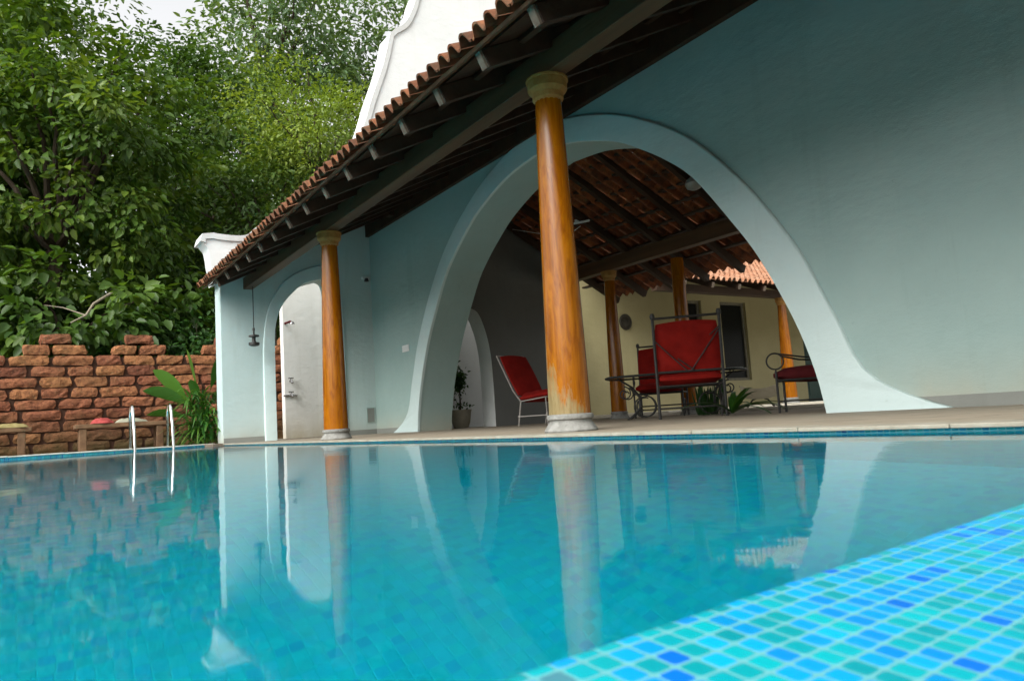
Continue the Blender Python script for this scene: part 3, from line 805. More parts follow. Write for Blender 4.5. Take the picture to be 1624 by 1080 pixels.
bd = MB(); quad(bd, (WE[0]-.1, 10.3, zw(WE[0]-.1)-.06), (WE[0]-.1, 23.9, zw(WE[0]-.1)-.06), (WR[0], 23.9, zw(WR[0])-.06), (WR[0], 10.3, zw(WR[0])-.06)); wpart(bd, 'ceiling_boards', MAT['dark_wood'])
bm_ = MB(); bm_.box((-10.38, 10.3, 2.42), (-10.22, 23.9, 2.58)); wpart(bm_, 'beam', MAT['dark_wood'])
make_column((-10.3, 14.2, .07), 2.36, .150, .088, 0, parent=WING)
make_column((-10.3, 18.4, .07), 2.36, .150, .088, 0, parent=WING)
pb = MB(); pb.box((-12.84, 10.0, .013), (-9.9, 23.9, .075)); wpart(pb, 'plinth', MAT['courtyard'], bevel=.01)

# round plaque on the wing wall
pq = MB(); pq.lathe([(.02, 0), (.19, 0), (.19, .02), (.165, .035), (.14, .02), (.08, .03), (.03, .045), (.0, .045)], (0, 0, 0), 32)
o = pq.build('wall_plaque', MAT['plaque'], None, smooth=True); o.rotation_euler = (0, R(90), 0); o.location = (XW+.002, 11.82, 2.2)
tag(o, 'dark round plaque hung on the cream courtyard wall', 'plaque')

# ------------------------------------------------------------------ shower wall and fittings
sw = MB(); XS = -14.6
pts = [(XS, 4.33), (XS-.02, 5.0), (XS, 6.2), (XS+.02, 9.2)]
for (xa, ya), (xb, yb) in zip(pts[:-1], pts[1:]):
    quad(sw, (xa, ya, 0), (xb, yb, 0), (xb, yb, 3.4), (xa, ya, 3.4)); quad(sw, (xb-.2, yb, 0), (xa-.2, ya, 0), (xa-.2, ya, 3.4), (xb-.2, yb, 3.4))
    quad(sw, (xa, ya, 3.4), (xb, yb, 3.4), (xb-.2, yb, 3.4), (xa-.2, ya, 3.4))
quad(sw, (XS-.2, 4.33, 0), (XS, 4.33, 0), (XS, 4.33, 3.4), (XS-.2, 4.33, 3.4))
o = sw.build('shower_wall', MAT['sw'], smooth=True); tag(o, 'freestanding white shower wall glimpsed through the small arch', 'wall')
sh = MB(); sh.tube([(XS-.005, 4.38, 2.27), (XS+.05, 4.36, 2.27), (XS+.30, 4.39, 2.27), (XS+.36, 4.40, 2.24)], .022, 8); o = sh.build('shower_arm', MAT['maroon'], smooth=True)
tag(o, 'brown shower arm sticking out high on the white shower wall', 'shower')
hd = MB(); hd.lathe([(.02, .03), (.05, .0), (.055, -.02), (.0, -.022)], (XS+.37, 4.40, 2.23), 14); hd.build('shower_head', MAT['chrome'], o, smooth=True)
def tap(z, y, label, two):
    t = MB(); t.tube([(XS-.005, y, z), (XS+.10, y, z), (XS+.14, y, z-.05)], .022, 8)
    o = t.build('wall_tap', MAT['chrome'], smooth=True); tag(o, label, 'tap')
    hm = MB(); hm.tube([(XS+.06, y-.05, z+.05), (XS+.06, y+.05, z+.05)], .012, 6); hm.tube([(XS+.06, y, z), (XS+.06, y, z+.05)], .010, 6)
    if two: hm.tube([(XS+.02, y-.14, z-.02), (XS+.02, y+.12, z-.02)], .018, 6)
    hm.build('handle', MAT['chrome'], o)
tap(1.13, 4.44, 'upper small metal tap on the white shower wall', False)
tap(.86, 4.44, 'lower metal tap with cross pipe on the white shower wall', True)

# ------------------------------------------------------------------ laterite wall
def laterite_wall():
    mb = MB(); rnd = random.Random(21)
    XF = -15.9; HB = .2; rows_n = 9
    def block(yc, zc, w, hh, depth, tint):
        nx, ny, nz = 2, 5, 3
        def pt(fx, fy, fz):
            q = Vector((fx, fy, fz)); 
            rl = max(1e-6, (abs(q.x)**7+abs(q.y)**7+abs(q.z)**7)**(1/7)); inf = max(abs(q.x), abs(q.y), abs(q.z))
            q = q*(inf/rl)
            j = rnd.uniform
            return (XF-depth/2+q.x*depth/2+j(-.014, .014), yc+q.y*w/2+sk_*q.z+j(-.014, .014), zc+q.z*hh/2+tilt*q.y*w/2+j(-.011, .011))
        grid = {}
        vs = []; fs = []; tilt = rnd.uniform(-.03, .03); sk_ = rnd.uniform(-.02, .02)
        def vid(i, j, k):
            if (i, j, k) not in grid:
                grid[(i, j, k)] = len(vs); vs.append(pt(2*i/nx-1, 2*j/ny-1, 2*k/nz-1))
            return grid[(i, j, k)]
        for j in range(ny):
            for k in range(nz):
                fs.append((vid(nx,j,k), vid(nx,j+1,k), vid(nx,j+1,k+1), vid(nx,j,k+1)))
                fs.append((vid(0,j+1,k), vid(0,j,k), vid(0,j,k+1), vid(0,j+1,k+1)))
        for i in range(nx):
            for k in range(nz):
                fs.append((vid(i,0,k), vid(i+1,0,k), vid(i+1,0,k+1), vid(i,0,k+1)))
                fs.append((vid(i+1,ny,k), vid(i,ny,k), vid(i,ny,k+1), vid(i+1,ny,k+1)))
            for j in range(ny):
                fs.append((vid(i,j,nz), vid(i+1,j,nz), vid(i+1,j+1,nz), vid(i,j+1,nz)))
        mb.add(vs, fs, tint)
    def row(r, ya, yb, first=None):
        y = ya
        while y < yb-.05:
            w = rnd.uniform(.44, .72)
            if yb-(y+w) < .25: w = yb-y
            top = .028 if r >= rows_n else 0
            block(y+w/2, .0+HB*(r+.5), w-.014+rnd.uniform(-.008, .006), HB-.004+rnd.uniform(-.012, .006), .30+rnd.uniform(-.02, .03), min(1, max(0, rnd.gauss(.5+.05*(r-4), .27))))
            y += w
    for r in range(rows_n): row(r, -7.0-rnd.uniform(0, .4), 5.4)
    for ya, yb in ((-2.9, -1.75), (-1.25, -.75), (.02, 1.06), (1.45, 2.42), (3.08, 4.1), (4.5, 5.3)):
        row(rows_n, ya, yb); m_ = (ya+yb)/2
        row(rows_n+1, m_-.27, m_+.27) if yb-ya > .6 else None
    return mb
LW = empty('laterite_wall', (-15.9, 0, 0), 0, 'rough red laterite block wall with raised merlons behind the far end of the pool', 'wall')
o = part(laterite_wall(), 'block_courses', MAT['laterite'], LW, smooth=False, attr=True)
co = MB(); co.box((-16.16, -7.1, -.05), (-15.965, 5.35, 1.76)); part(co, 'wall_core', MAT['mortar'], LW)

# ------------------------------------------------------------------ pool ladder, benches, towels
LD = empty('pool_ladder', (PX0-.05, 1.8, .03), 0, 'pair of polished steel handrails of the pool ladder at the far coping', 'ladder')
for y in (1.50, 2.06):
    t = MB(); pts = [(-.42, y, .0), (-.42, y, .42)]
    for k in range(9):
        a = math.pi-k/8*math.pi*.86; pts.append((-.23+.19*math.cos(a), y, .50+.19*math.sin(a)))
    pts += [(.08, y, .30), (.13, y, .02), (.14, y, -.5)]
    t.tube([(PX0+p[0]+.06, p[1], p[2]+.02) for p in pts], .0215, 10); part(t, 'handrail', MAT['steel'], LD, smooth=True)
for z in (-.25, -.45):
    t = MB(); t.box((PX0+.12, 1.50, z), (PX0+.20, 2.06, z+.03)); part(t, 'step', MAT['steel'], LD)

def bench(x0, y0_, y1_, z, label):
    b0 = empty('stone_bench', (x0, (y0_+y1_)/2, 0), 0, label, 'bench', 'stone slab benches below the laterite wall')
    s = MB(); s.box((x0-.22, y0_, z-.07), (x0+.22, y1_, z)); part(s, 'seat_slab', MAT['bench_stone'], b0, bevel=.012)
    for yy in (y0_+.12, y1_-.14):
        for xx in (x0+.14, x0-.15):
            s = MB(); s.box((xx-.055, yy-.055, -.012), (xx+.055, yy+.055, z-.072)); part(s, 'leg', MAT['bench_stone'] if yy < (y0_+y1_)/2 else MAT['bench_wood'], b0, bevel=.012)
    return b0
bench(-14.6, .76, 2.2, .47, 'sandstone bench carrying a red cloth, nearer the steel ladder')
bench(-14.6, -1.2, .16, .47, 'sandstone bench with a yellow cloth at the left edge, farther from the ladder')
def cloth(name, c, sx, sy_, h_, mat, label, seed):
    rnd = random.Random(seed); n = 14; vs = []; fs = []
    for i in range(n+1):
        for j in range(n+1):
            u, v = 2*i/n-1, 2*j/n-1
            e = max(0, 1-(abs(u)**3+abs(v)**3)); z = h_*e**.5*(.75+.25*math.sin(5*u+3*v+seed))+rnd.uniform(-.006, .006)*e
            vs.append((c[0]+u*sx*(1+.1*math.sin(4*v+seed)), c[1]+v*sy_*(1+.08*math.sin(5*u)), c[2]+max(.004, z)))
    for i in range(n):
        for j in range(n): a = i*(n+1)+j; fs.append((a, a+n+1, a+n+2, a+1))
    mb = MB(); mb.add(vs, fs); o = mb.build(name, mat, smooth=True); return tag(o, label, 'towel')
cloth('folded_towel', (-14.52, 1.17, .472), .16, .17, .10, MAT['towel_red'], 'crumpled red towel on the stone bench by the ladder', 1)
cloth('folded_towel', (-14.55, 1.62, .472), .17, .24, .075, MAT['towel_pale'], 'pale grey-green towel beside the red towel on the bench', 2)
cloth('folded_towel', (-14.55, -.2, .472), .18, .30, .08, MAT['towel_yellow'], 'yellowish towel on the bench at the left edge', 4)

# ------------------------------------------------------------------ small fittings
hl = MB(); hp = Vector((-12.60, YC, 0))
hl.tube([(hp.x, hp.y, 2.60), (hp.x, hp.y, 1.80)], .008, 6); o = hl.build('hanging_lamp', MAT['iron']); tag(o, 'black iron oil lamp hanging on a rod from the veranda beam end', 'lamp')
hb = MB(); hb.lathe([(.012, .30), (.022, .27), (.014, .23), (.016, .175), (.082, .170), (.085, .145), (.034, .140), (.028, .09), (.034, .055), (.088, .045), (.088, .005), (.06, -.01), (.0, -.02)], (hp.x, hp.y, 1.60), 20); hb.build('lamp_body', MAT['iron'], o, smooth=True)
wlp = MB(); wlp.box((XE, 5.33, 2.885), (XE+.05, 5.47, 2.935)); o = wlp.build('wall_spotlight', MAT['plastic'], bevel=.006); tag(o, 'small white spotlight fixed high on the wall by the corner', 'light')
wb = MB(); wb.lathe([(.03, 0), (.045, -.06), (.0, -.062)], (XE+.07, 5.40, 2.90), 14); wb.build('lamp_head', MAT['iron'], o, smooth=True)
spb = MB(); spb.box((-11.66, YW-.012, 1.37), (-11.40, YW-.001, 1.485)); o = spb.build('switch_plate', MAT['plastic'], bevel=.004); tag(o, 'white switch plate on the plaster beside the big arch', 'switch')
kk = MB()
for k in range(3): kk.box((-11.62+k*.075, YW-.018, 1.40), (-11.57+k*.075, YW-.0125, 1.455))
kk.build('switch_key', MAT['plastic'], o)
vb = MB()
y0_, y1_, z0, z1 = 5.335, 5.475, .215, .475
for lo, hi in (((XE+.001, y0_-.012, z0-.012), (XE+.012, y0_, z1+.012)), ((XE+.001, y1_, z0-.012), (XE+.012, y1_+.012, z1+.012)), ((XE+.001, y0_, z1), (XE+.012, y1_, z1+.012)), ((XE+.001, y0_, z0-.012), (XE+.012, y1_, z0))): vb.box(lo, hi)
o = vb.build('step_light', MAT['wall']); tag(o, 'small recessed grey step light low on the wall right of the far column', 'light')
vb = MB(); vb.box((XE+.001, y0_+.001, z0+.001), (XE+.004, y1_-.001, z1-.001)); vb.build('recess_panel', MAT['skirt'], o)
br = MB(); q = at(618, 338, 1, YW-.12); br.box((q.x-.09, YW-.17, q.z-.06), (q.x+.09, YW-.08, q.z+.10)); part(br, 'bracket', MAT['dark_wood'])
def under_roof(px, py, drop):
    lo_, hi_ = 6.3, 9.6
    for _ in range(40):
        m = (lo_+hi_)/2; q = at(px, py, 1, m)
        if q.z < zb_(m)-drop: lo_ = m
        else: hi_ = m
    return q
# tube light and wire under the pavilion roof
q2 = under_roof(934, 350, .26); q1 = at(899, 357, 1, q2.y)
tb = MB(); tb.tube([q1, q2], .018, 10)
m, nt, out = nodes('tube_light_glass'); principled(nt, out, (.80, .80, .78), .3, .5); MAT['tube'] = m
o = tb.build('tube_light', MAT['tube'], smooth=True); tag(o, 'short white fluorescent tube under the pavilion roof tiles', 'light')
tb = MB(); dv = (q2-q1).normalized()
mid_ = (q1+q2)/2
tb.box((mid_.x-.05, mid_.y-.025, mid_.z+.016), (mid_.x+.05, mid_.y+.025, mid_.z+.06)); tb.tube([mid_+Vector((0, 0, .05)), (mid_.x, mid_.y, zb_(mid_.y)-.08)], .008, 6); tb.build('fixture_body', MAT['plastic'], o)
q1 = at(806, 363, 1, 7.5); q2 = at(900, 374, 1, 7.9)
wr = MB(); q0 = Vector((XI+.0, q1.y, q1.z+.06)); wr.tube([q0, q1, (q1+q2)/2-Vector((0, 0, .02)), q2, (q2.x+.25, q2.y+.1, zb_(q2.y+.1)-.2)], .006, 6); o = wr.build('electric_cable', MAT['plastic']); tag(o, 'thin pale electric cable strung below the pavilion roof', 'cable')
q = under_roof(1100, 292, .24)
cl = MB(); cl.lathe([(.05, .10), (.10, .06), (.125, .0), (.10, -.06), (.05, -.085), (.0, -.09)], (q.x, q.y, q.z), 18)
m, nt, out = nodes('frosted_glass'); principled(nt, out, (.28, .27, .23), .35, .5); MAT['frost'] = m
o = cl.build('ceiling_lamp', MAT['frost'], smooth=True); tag(o, 'greyish glass ceiling lamp under the roof near the arch crown', 'lamp')
cl = MB(); cl.tube([(q.x, q.y, q.z+.09), (q.x, q.y, zb_(q.y)-.06)], .02, 8); cl.build('stem', MAT['iron'], o)

# ------------------------------------------------------------------ iron furniture
def spiral(c, r0, r1, a0, turns, plane, n=22):
    "points of a scroll in the plane spanned by two axes"
    ux, uz = plane; pts = []
    for k in range(n+1):
        t = k/n; a = a0+turns*2*math.pi*t; r = r0+(r1-r0)*t
        pts.append(Vector(c)+ux*(r*math.cos(a))+uz*(r*math.sin(a)))
    return pts
def cushion(mb, c, ux, uy, un, w, d, th, n=10, wr=.012, seed=1):
    "puffy cushion: w along ux, d along uy, thickness along un"
    rnd = random.Random(seed); vs = []; fs = []
    for s_ in (1, -1):
        base = len(vs)
        for i in range(n+1):
            for j in range(n+1):
                u, v = 2*i/n-1, 2*j/n-1
                e = (1-abs(u)**5)*(1-abs(v)**5); puff = th/2*(.25+.75*e**.5)
                wv = wr*math.sin(3.1*u+2.0*v*seed+seed)+rnd.uniform(-.004, .004)
                edge = 1-.035*(u*u*v*v)*2
                vs.append(Vector(c)+ux*(u*w/2*edge)+uy*(v*d/2*edge)+un*(s_*puff+wv*e))
        for i in range(n):
            for j in range(n):
                a = base+i*(n+1)+j; f = (a, a+n+1, a+n+2, a+1); fs.append(f if s_ > 0 else tuple(reversed(f)))
    m1 = (n+1)*(n+1)
    rim = [i*(n+1) for i in range(n+1)]+[n*(n+1)+j for j in range(1, n+1)]+[i*(n+1)+n for i in range(n-1, -1, -1)]+[j for j in range(n-1, 0, -1)]
    for k in range(len(rim)):
        a, b_ = rim[k], rim[(k+1) % len(rim)]; fs.append((a, a+m1, b_+m1, b_))
    mb.add(vs, fs)
X_, Y_, Z_ = Vector((1, 0, 0)), Vector((0, 1, 0)), Vector((0, 0, 1))
def iron_chair(loc, rz, label, H=1.21, Wd=.74):
    "chair facing local +Y, back at y = 0"
    c = empty('iron_armchair', loc, rz, label, 'chair', 'wrought iron armchairs with red cushions')
    hw = Wd/2; r = .014
    def p(mb, nm, mat, **kw): return mb.build(nm, mat, c, **kw)
    for s in (-1, 1):
        lg_ = MB(); lg_.tube([(s*hw, .02, 0), (s*hw, .0, .42), (s*hw, -.03, .8), (s*hw*1.0, -.07, H-.03)], .017, 8); p(lg_, 'leg', MAT['iron'], smooth=True)
        kb_ = MB(); kb_.lathe([(.012, -.04), (.026, -.03), (.03, 0), (.02, .03), (.0, .035)], (s*hw, -.07, H-.03), 10); p(kb_, 'finial', MAT['iron'], smooth=True)
        lg_ = MB(); lg_.tube([(s*hw, .60, 0), (s*hw, .60, .40)], r, 8); p(lg_, 'leg', MAT['iron'], smooth=True)
        ar = MB(); ar.tube([(s*hw, -.02, .66), (s*hw, .25, .67), (s*hw, .52, .63)]+spiral((s*hw, .53, .56), .07, .025, math.pi/2, -1.2, (Y_, Z_))+[], .011, 6); ar.tube([(s*hw, .60, .40), (s*hw, .56, .52)], .011, 6)
        p(ar, 'armrest', MAT['iron'], smooth=True)
        sc = MB(); sc.tube(spiral((s*hw*.98, .34, .17), .15, .05, R(200), 1.25, (Y_, Z_), 28), .010, 6); sc.tube([(s*hw*.98, .02, .12), (s*hw*.98, .60, .12)], .009, 6); p(sc, 'side_scroll', MAT['iron'], smooth=True)
    bf = MB(); bf.tube([(-hw, -.065, H-.06), (hw, -.065, H-.06)], r, 8); bf.tube([(-hw, -.005, .53), (hw, -.005, .53)], r, 8)
    # crossed lattice rods behind the cushion
    bf.tube([(-.12, -.04, .68), (.06, -.025, .53)], .008, 6); bf.tube([(.02, -.02, .53), (hw, -.065, 1.0)], .008, 6)
    bf.tube([(-.02, -.02, .53), (-hw, -.06, .90)], .008, 6); bf.tube([(hw-.12, -.06, .92), (hw, -.065, 1.02)], .008, 6)
    p(bf, 'back_frame', MAT['iron'], smooth=True)
    sf = MB()
    for a, b_ in (((-hw, 0, .37), (hw, 0, .37)), ((-hw, .6, .37), (hw, .6, .37)), ((-hw, 0, .37), (-hw, .6, .37)), ((hw, 0, .37), (hw, .6, .37)), ((-hw, .02, .12), (hw, .02, .12))): sf.tube([a, b_], .012, 6)
    p(sf, 'seat_frame', MAT['iron'])
    cs = MB(); cushion(cs, (0, .29, .455), X_, Y_, Z_, Wd*.99, .66, .15, seed=2); p(cs, 'seat_cushion', MAT['red'], smooth=True)
    cb = MB(); un = Vector((0, 1, .09)).normalized(); uz = Vector((0, -.09, 1)).normalized()
    cushion(cb, (.0, .045, .785), X_, uz, un, Wd*.99, .66, .12, 12, .026, 3); p(cb, 'back_cushion', MAT['red'], smooth=True)
    return c
def face(loc): return math.atan2(loc[1], loc[0])-math.pi/2     # local +Y points away from the camera
c1 = ground_at(1090, 8.45); a1 = math.atan2(c1.y, c1.x)-math.pi/2
ch1 = iron_chair(c1, a1+R(3), 'tall iron armchair with red cushions standing with its back to the pool at the table')
c2 = ground_at(1046, 12.0)
ch2 = copy_tree(ch1); ch2.location = c2; ch2.rotation_euler = (0, 0, a1+math.pi-R(6)); ch2['label'] = 'iron armchair with red cushions half hidden behind the glass table, facing the pool'
# table
tc_ = ground_at(1066, 10.4); ta = math.atan2(tc_.y, tc_.x)-math.pi/2
T = empty('glass_table', tc_, ta, 'long dark glass table on scrolled iron legs between the red iron armchairs', 'table')
tp = MB(); prof = [(1.0*math.cos(2*math.pi*k/40)*abs(math.cos(2*math.pi*k/40))**-.45 if abs(math.cos(2*math.pi*k/40)) > 1e-3 else 0, .5*math.sin(2*math.pi*k/40)*(abs(math.sin(2*math.pi*k/40))**-.45 if abs(math.sin(2*math.pi*k/40)) > 1e-3 else 0)) for k in range(40)]
n = len(prof); zt0, zt1 = .585, .605
tp.add([(x*.95, y, zt0) for x, y in prof]+[(x*.95, y, zt1) for x, y in prof], [tuple(reversed(range(n))), tuple(range(n, 2*n))]+[(k, (k+1) % n, n+(k+1) % n, n+k) for k in range(n)])
tp.build('tabletop', MAT['tglass'], T)
rim = MB(); rim.tube([(x*.96, y*1.01, .585) for x, y in prof]+[(prof[0][0]*.96, 0, .585)], .014, 6); rim.build('rim', MAT['iron'], T, smooth=True)
for sx in (-1, 1):
    for sy_ in (-1, 1):
        lgm = MB(); pts = [(sx*.78, sy_*.33, .57), (sx*.62, sy_*.30, .46), (sx*.50, sy_*.28, .30)]
        lgm.tube(pts+[(sx*.50, sy_*.28, .16), (sx*.60, sy_*.30, .05), (sx*.68, sy_*.31, .0)], .013, 6)
        lgm.tube(spiral((sx*.70, sy_*.30, .36), .10, .03, R(90), sx*1.2, (X_, Z_), 20), .010, 6); lgm.tube(spiral((sx*.44, sy_*.29, .168), .155, .13, R(90), sx*1.05, (X_, Z_), 26), .011, 6)
        lgm.build('leg', MAT['iron'], T, smooth=True)
st = MB(); st.tube([(-.5, 0, .17), (.5, 0, .17)], .012, 6)
for sx in (-1, 1): st.tube([(sx*.5, -.28, .17), (sx*.5, .28, .17)], .012, 6)
st.build('stretcher', MAT['iron'], T)
# tray at the right end of the table
ty = MB(); ty.lathe([(.13, 0), (.15, .012), (.155, .02), (.148, .02), (.0, .008)], (0, 0, 0), 24); o = ty.build('serving_tray', MAT['plastic'], smooth=True)
loc = tc_+Matrix.Rotation(ta, 3, 'Z') @ Vector((.78, .05, .606)); o.location = loc; tag(o, 'pale round tray lying on the right end of the glass table', 'tray')

# reclining sling chair by the cross wall
SC = empty('reclining_chair', (-9.19, 6.47, 0), R(-76), 'red canvas reclining chair with thin pale frame against the dark cross wall', 'chair')
# local +Y faces +X of the world
hw = .31
for s in (-1, 1):
    f = MB(); f.tube([(s*hw, .52, 0), (s*hw, .50, .40), (s*hw, .02, .36), (s*hw, -.12, .52), (s*hw, -.42, 1.08)], .011, 6)
    f.tube([(s*hw, -.05, 0), (s*hw, .02, .36)], .011, 6); f.tube([(s*hw, .52, .14), (s*hw, -.05, .14)], .009, 6); f.build('side_frame', MAT['white_iron'], SC, smooth=True)
for pnt in ((.51, .14), (-.05, .14), (.50, .40), (-.42, 1.08)):
    f = MB(); f.tube([(-hw, pnt[0], pnt[1]), (hw, pnt[0], pnt[1])], .010, 6); f.build('cross_bar', MAT['white_iron'], SC)
f = MB(); un = Vector((0, .88, .47)).normalized(); uy = Vector((0, -.47, .88)).normalized(); cushion(f, (0, -.20, .76), X_, uy, un, .62, .74, .07, 10, .014, 5); f.build('back_cushion', MAT['red'], SC, smooth=True)
f = MB(); cushion(f, (0, .25, .43), X_, Vector((0, 1, .08)).normalized(), Vector((0, -.08, 1)).normalized(), .62, .60, .15, 10, .008, 6); f.build('seat_cushion', MAT['red'], SC, smooth=True)

# iron bench at the right foot of the arch
bl = at(1222, 655.5, 2, 0.0); bl = ground_at(1226, 7.85); ba = math.atan2(bl.y, bl.x)-math.pi/2
B = empty('iron_bench', bl, ba, 'iron bench with a maroon seat partly hidden behind the right foot of the arch', 'bench')
for (x, y) in ((0, 0), (.07, .45), (1.35, 0), (1.35, .45)):
    f = MB(); f.tube([(x, y, 0), (x, y, .44)], .013, 8); f.build('leg', MAT['iron'], B)
f = MB(); cushion(f, (.68, .22, .40), X_, Y_, Z_, 1.42, .50, .17, 12, .004, 7); f.build('seat_cushion', MAT['maroon'], B, smooth=True)
f = MB()
for y in (0, .45): f.tube([(0, y, .12), (1.35, y, .12)], .010, 6); f.tube([(0, y, .34), (1.35, y, .34)], .012, 6)
f.tube([(0, 0, .34), (0.05, .45, .34)], .012, 6); f.build('seat_frame', MAT['iron'], B)
f = MB(); f.tube([(0, 0, .44)]+spiral((0, 0, .545), .085, .085, R(-90), -1.0, (X_, Z_), 24), .010, 6); f.tube([(0.06, .04, .60), (.25, .3, .56), (.6, .45, .53), (1.3, .45, .53)], .010, 6); f.tube([(0.0, .0, .63), (.3, .32, .585), (.7, .47, .56), (1.3, .47, .56)], .010, 6)
f.build('scroll_arm', MAT['iron'], B, smooth=True)

# low tan sling seat in the courtyard
tl_ = ground_at(1197, 12.2, .012)
S = empty('sling_stool', tl_, math.atan2(tl_.y, tl_.x)-math.pi/2, 'low stool with tan canvas seat and curved iron legs on the pale courtyard floor', 'stool')
f = MB()
n = 12; vs = []
for i in range(n+1):
    u = 2*i/n-1
    for v in (-.28, .28): vs.append((u*.30, v, .34+.07*u*u)); 
    for v in (.28, -.28): vs.append((u*.26, v, .17+.04*u*u))
f.add(vs, [(i*4+k, i*4+(k+1) % 4, (i+1)*4+(k+1) % 4, (i+1)*4+k) for i in range(n) for k in range(4)]+[(0, 1, 2, 3), tuple(reversed([n*4+k for k in range(4)]))]); f.build('sling_seat', MAT['tan'], S, smooth=True)
for s in (-1, 1):
    for y in (-.26, .26):
        f = MB(); pts = [(s*.30, y, .40), (s*.17, y, .26), (s*.05, y, .22), (-s*.12, y, .16), (-s*.24, y, .0)]
        f.tube(catmull_pts if False else [Vector(q) for q in pts], .012, 6); f.build('leg', MAT['iron'], S, smooth=True)

# ------------------------------------------------------------------ foliage
def leaf_mesh(name, pos, axis, nrm, length, width, mat, parent=None, tint=None, droop=.18):
    "n folded ovate leaves; pos, axis (to the tip), nrm arrays n x 3"
    n = len(pos); axis = axis/np.linalg.norm(axis, axis=1, keepdims=True)
    nrm = nrm - axis*np.sum(nrm*axis, axis=1, keepdims=True); nrm /= np.maximum(np.linalg.norm(nrm, axis=1, keepdims=True), 1e-6)
    side = np.cross(axis, nrm); L = length.reshape(-1, 1); Wd = width.reshape(-1, 1)
    V = np.empty((n, 6, 3))
    V[:, 0] = pos
    V[:, 1] = pos+axis*L*.30-side*Wd*.46+nrm*Wd*.13
    V[:, 2] = pos+axis*L*.68-side*Wd*.36+nrm*(Wd*.10-L*droop*.35)
    V[:, 3] = pos+axis*L-nrm*L*droop
    V[:, 4] = pos+axis*L*.68+side*Wd*.36+nrm*(Wd*.10-L*droop*.35)
    V[:, 5] = pos+axis*L*.30+side*Wd*.46+nrm*Wd*.13
    base = (np.arange(n)*6).reshape(-1, 1)
    Fq = np.concatenate([base+np.array([[0, 1, 2, 3]]), base+np.array([[0, 3, 4, 5]])], axis=1).reshape(-1)
    me = bpy.data.meshes.new(name); me.vertices.add(n*6); me.vertices.foreach_set('co', V.reshape(-1))
    me.loops.add(n*8); me.loops.foreach_set('vertex_index', Fq.astype(np.int32))
    me.polygons.add(n*2); me.polygons.foreach_set('loop_start', np.arange(0, n*8, 4, dtype=np.int32)); me.polygons.foreach_set('loop_total', np.full(n*2, 4, dtype=np.int32))
    me.update(calc_edges=True)
    if tint is None: tint = RNG.random(n)
    a = me.attributes.new('tint', 'FLOAT', 'FACE'); a.data.foreach_set('value', np.repeat(np.clip(tint, 0, 1), 2).astype(np.float32))
    me.materials.append(mat); o = bpy.data.objects.new(name, me); link(o, parent); return o
def unit(v): return v/np.maximum(np.linalg.norm(v, axis=-1, keepdims=True), 1e-9)
def crown_points(c, rad, n_cl, cl_r, per, shell=.55, rng=RNG, squash=.6):
    "leaf positions grouped in clumps through an uneven ellipsoid"
    c = np.array(c, float); rad = np.array(rad, float)
    d = unit(rng.normal(size=(n_cl, 3))); rr = (shell+(1-shell)*rng.random((n_cl, 1)))**.7*(.82+.30*rng.random((n_cl, 1)))
    lump = 1+.22*np.sin(d[:, :1]*5+1.3)+.18*np.sin(d[:, 1:2]*6.1+d[:, 2:3]*4)
    cc = c+d*rad*rr*lump
    P = np.repeat(cc, per, axis=0); outd = np.repeat(d, per, axis=0); ct = np.repeat(rng.random(n_cl), per)
    o = rng.normal(size=P.shape)*cl_r*np.array([1, 1, squash])*.6
    return P+o, o, outd, ct, cc
def limb(mb, a, b_, r0, r1, sag=0, n=5, rnd=random):
    a = Vector(a); b_ = Vector(b_); pts = []; rs = []
    L = (b_-a).length
    for k in range(n+1):
        t = k/n; w_ = math.sin(math.pi*t)*L*.06
        pts.append(a.lerp(b_, t)+Vector((rnd.uniform(-w_, w_), rnd.uniform(-w_, w_), math.sin(math.pi*t)*sag))); rs.append(r0+(r1-r0)*t)
    mb.tube(pts, rs, 7)
def tree(name, px, dist, hgt, crown_c, rad, n_cl, cl_r, per, lsize, mat, label, cat='tree', shell=.5, aspect=.55, tr=.22, hang=.5, tint_b=0., group=None, seed=0, trunk_px=None, droop=.18):
    rng = np.random.default_rng(100+seed); rnd = random.Random(seed)
    g = ground_at(px, dist, -.05)
    cxy = ground_at(crown_c[0], crown_c[1]); c = (cxy.x, cxy.y, crown_c[2])
    root = empty(name, g, 0, label, cat, group)
    P, o, od, ct, cc = crown_points(c, rad, n_cl, cl_r, per, shell, rng)
    keep = P[:, 2] > .1
    P, o, od, ct = P[keep], o[keep], od[keep], ct[keep]
    ax = unit(o)*1.0+od*.45+rng.normal(size=P.shape)*.35; ax[:, 2] -= hang
    nr = np.tile(np.array([0, 0, 1.]), (len(P), 1))+rng.normal(size=P.shape)*.45+od*.35
    L = lsize*(.65+.6*rng.random(len(P))); Wd = L*aspect*(.85+.3*rng.random(len(P)))
    tint = .25+.45*ct+.3*rng.random(len(P))-.1+tint_b
    lo_ = leaf_mesh('crown', P-np.array(g), ax, nr, L, Wd, mat, root, tint, droop)
    tm = MB(); z0 = 0
    fork = Vector((c[0]*.55+g.x*.45, c[1]*.55+g.y*.45, max(1.2, c[2]-rad[2]*.55)))-g
    limb(tm, (0, 0, 0), fork, tr, tr*.62, 0, 6, rnd)
    idx = rng.choice(len(cc), size=min(len(cc), 15), replace=False)
    for i in idx:
        e = Vector(cc[i])-g; mid2 = fork.lerp(e, .45)+Vector((0, 0, .08*(e-fork).length))
        limb(tm, fork, mid2, tr*.42, tr*.24, 0, 3, rnd); limb(tm, mid2, e, tr*.24, tr*.06, 0, 4, rnd)
    tm.build('trunk', MAT['bark'], root, smooth=True)
    return root
G_ = 'garden trees behind the laterite wall'
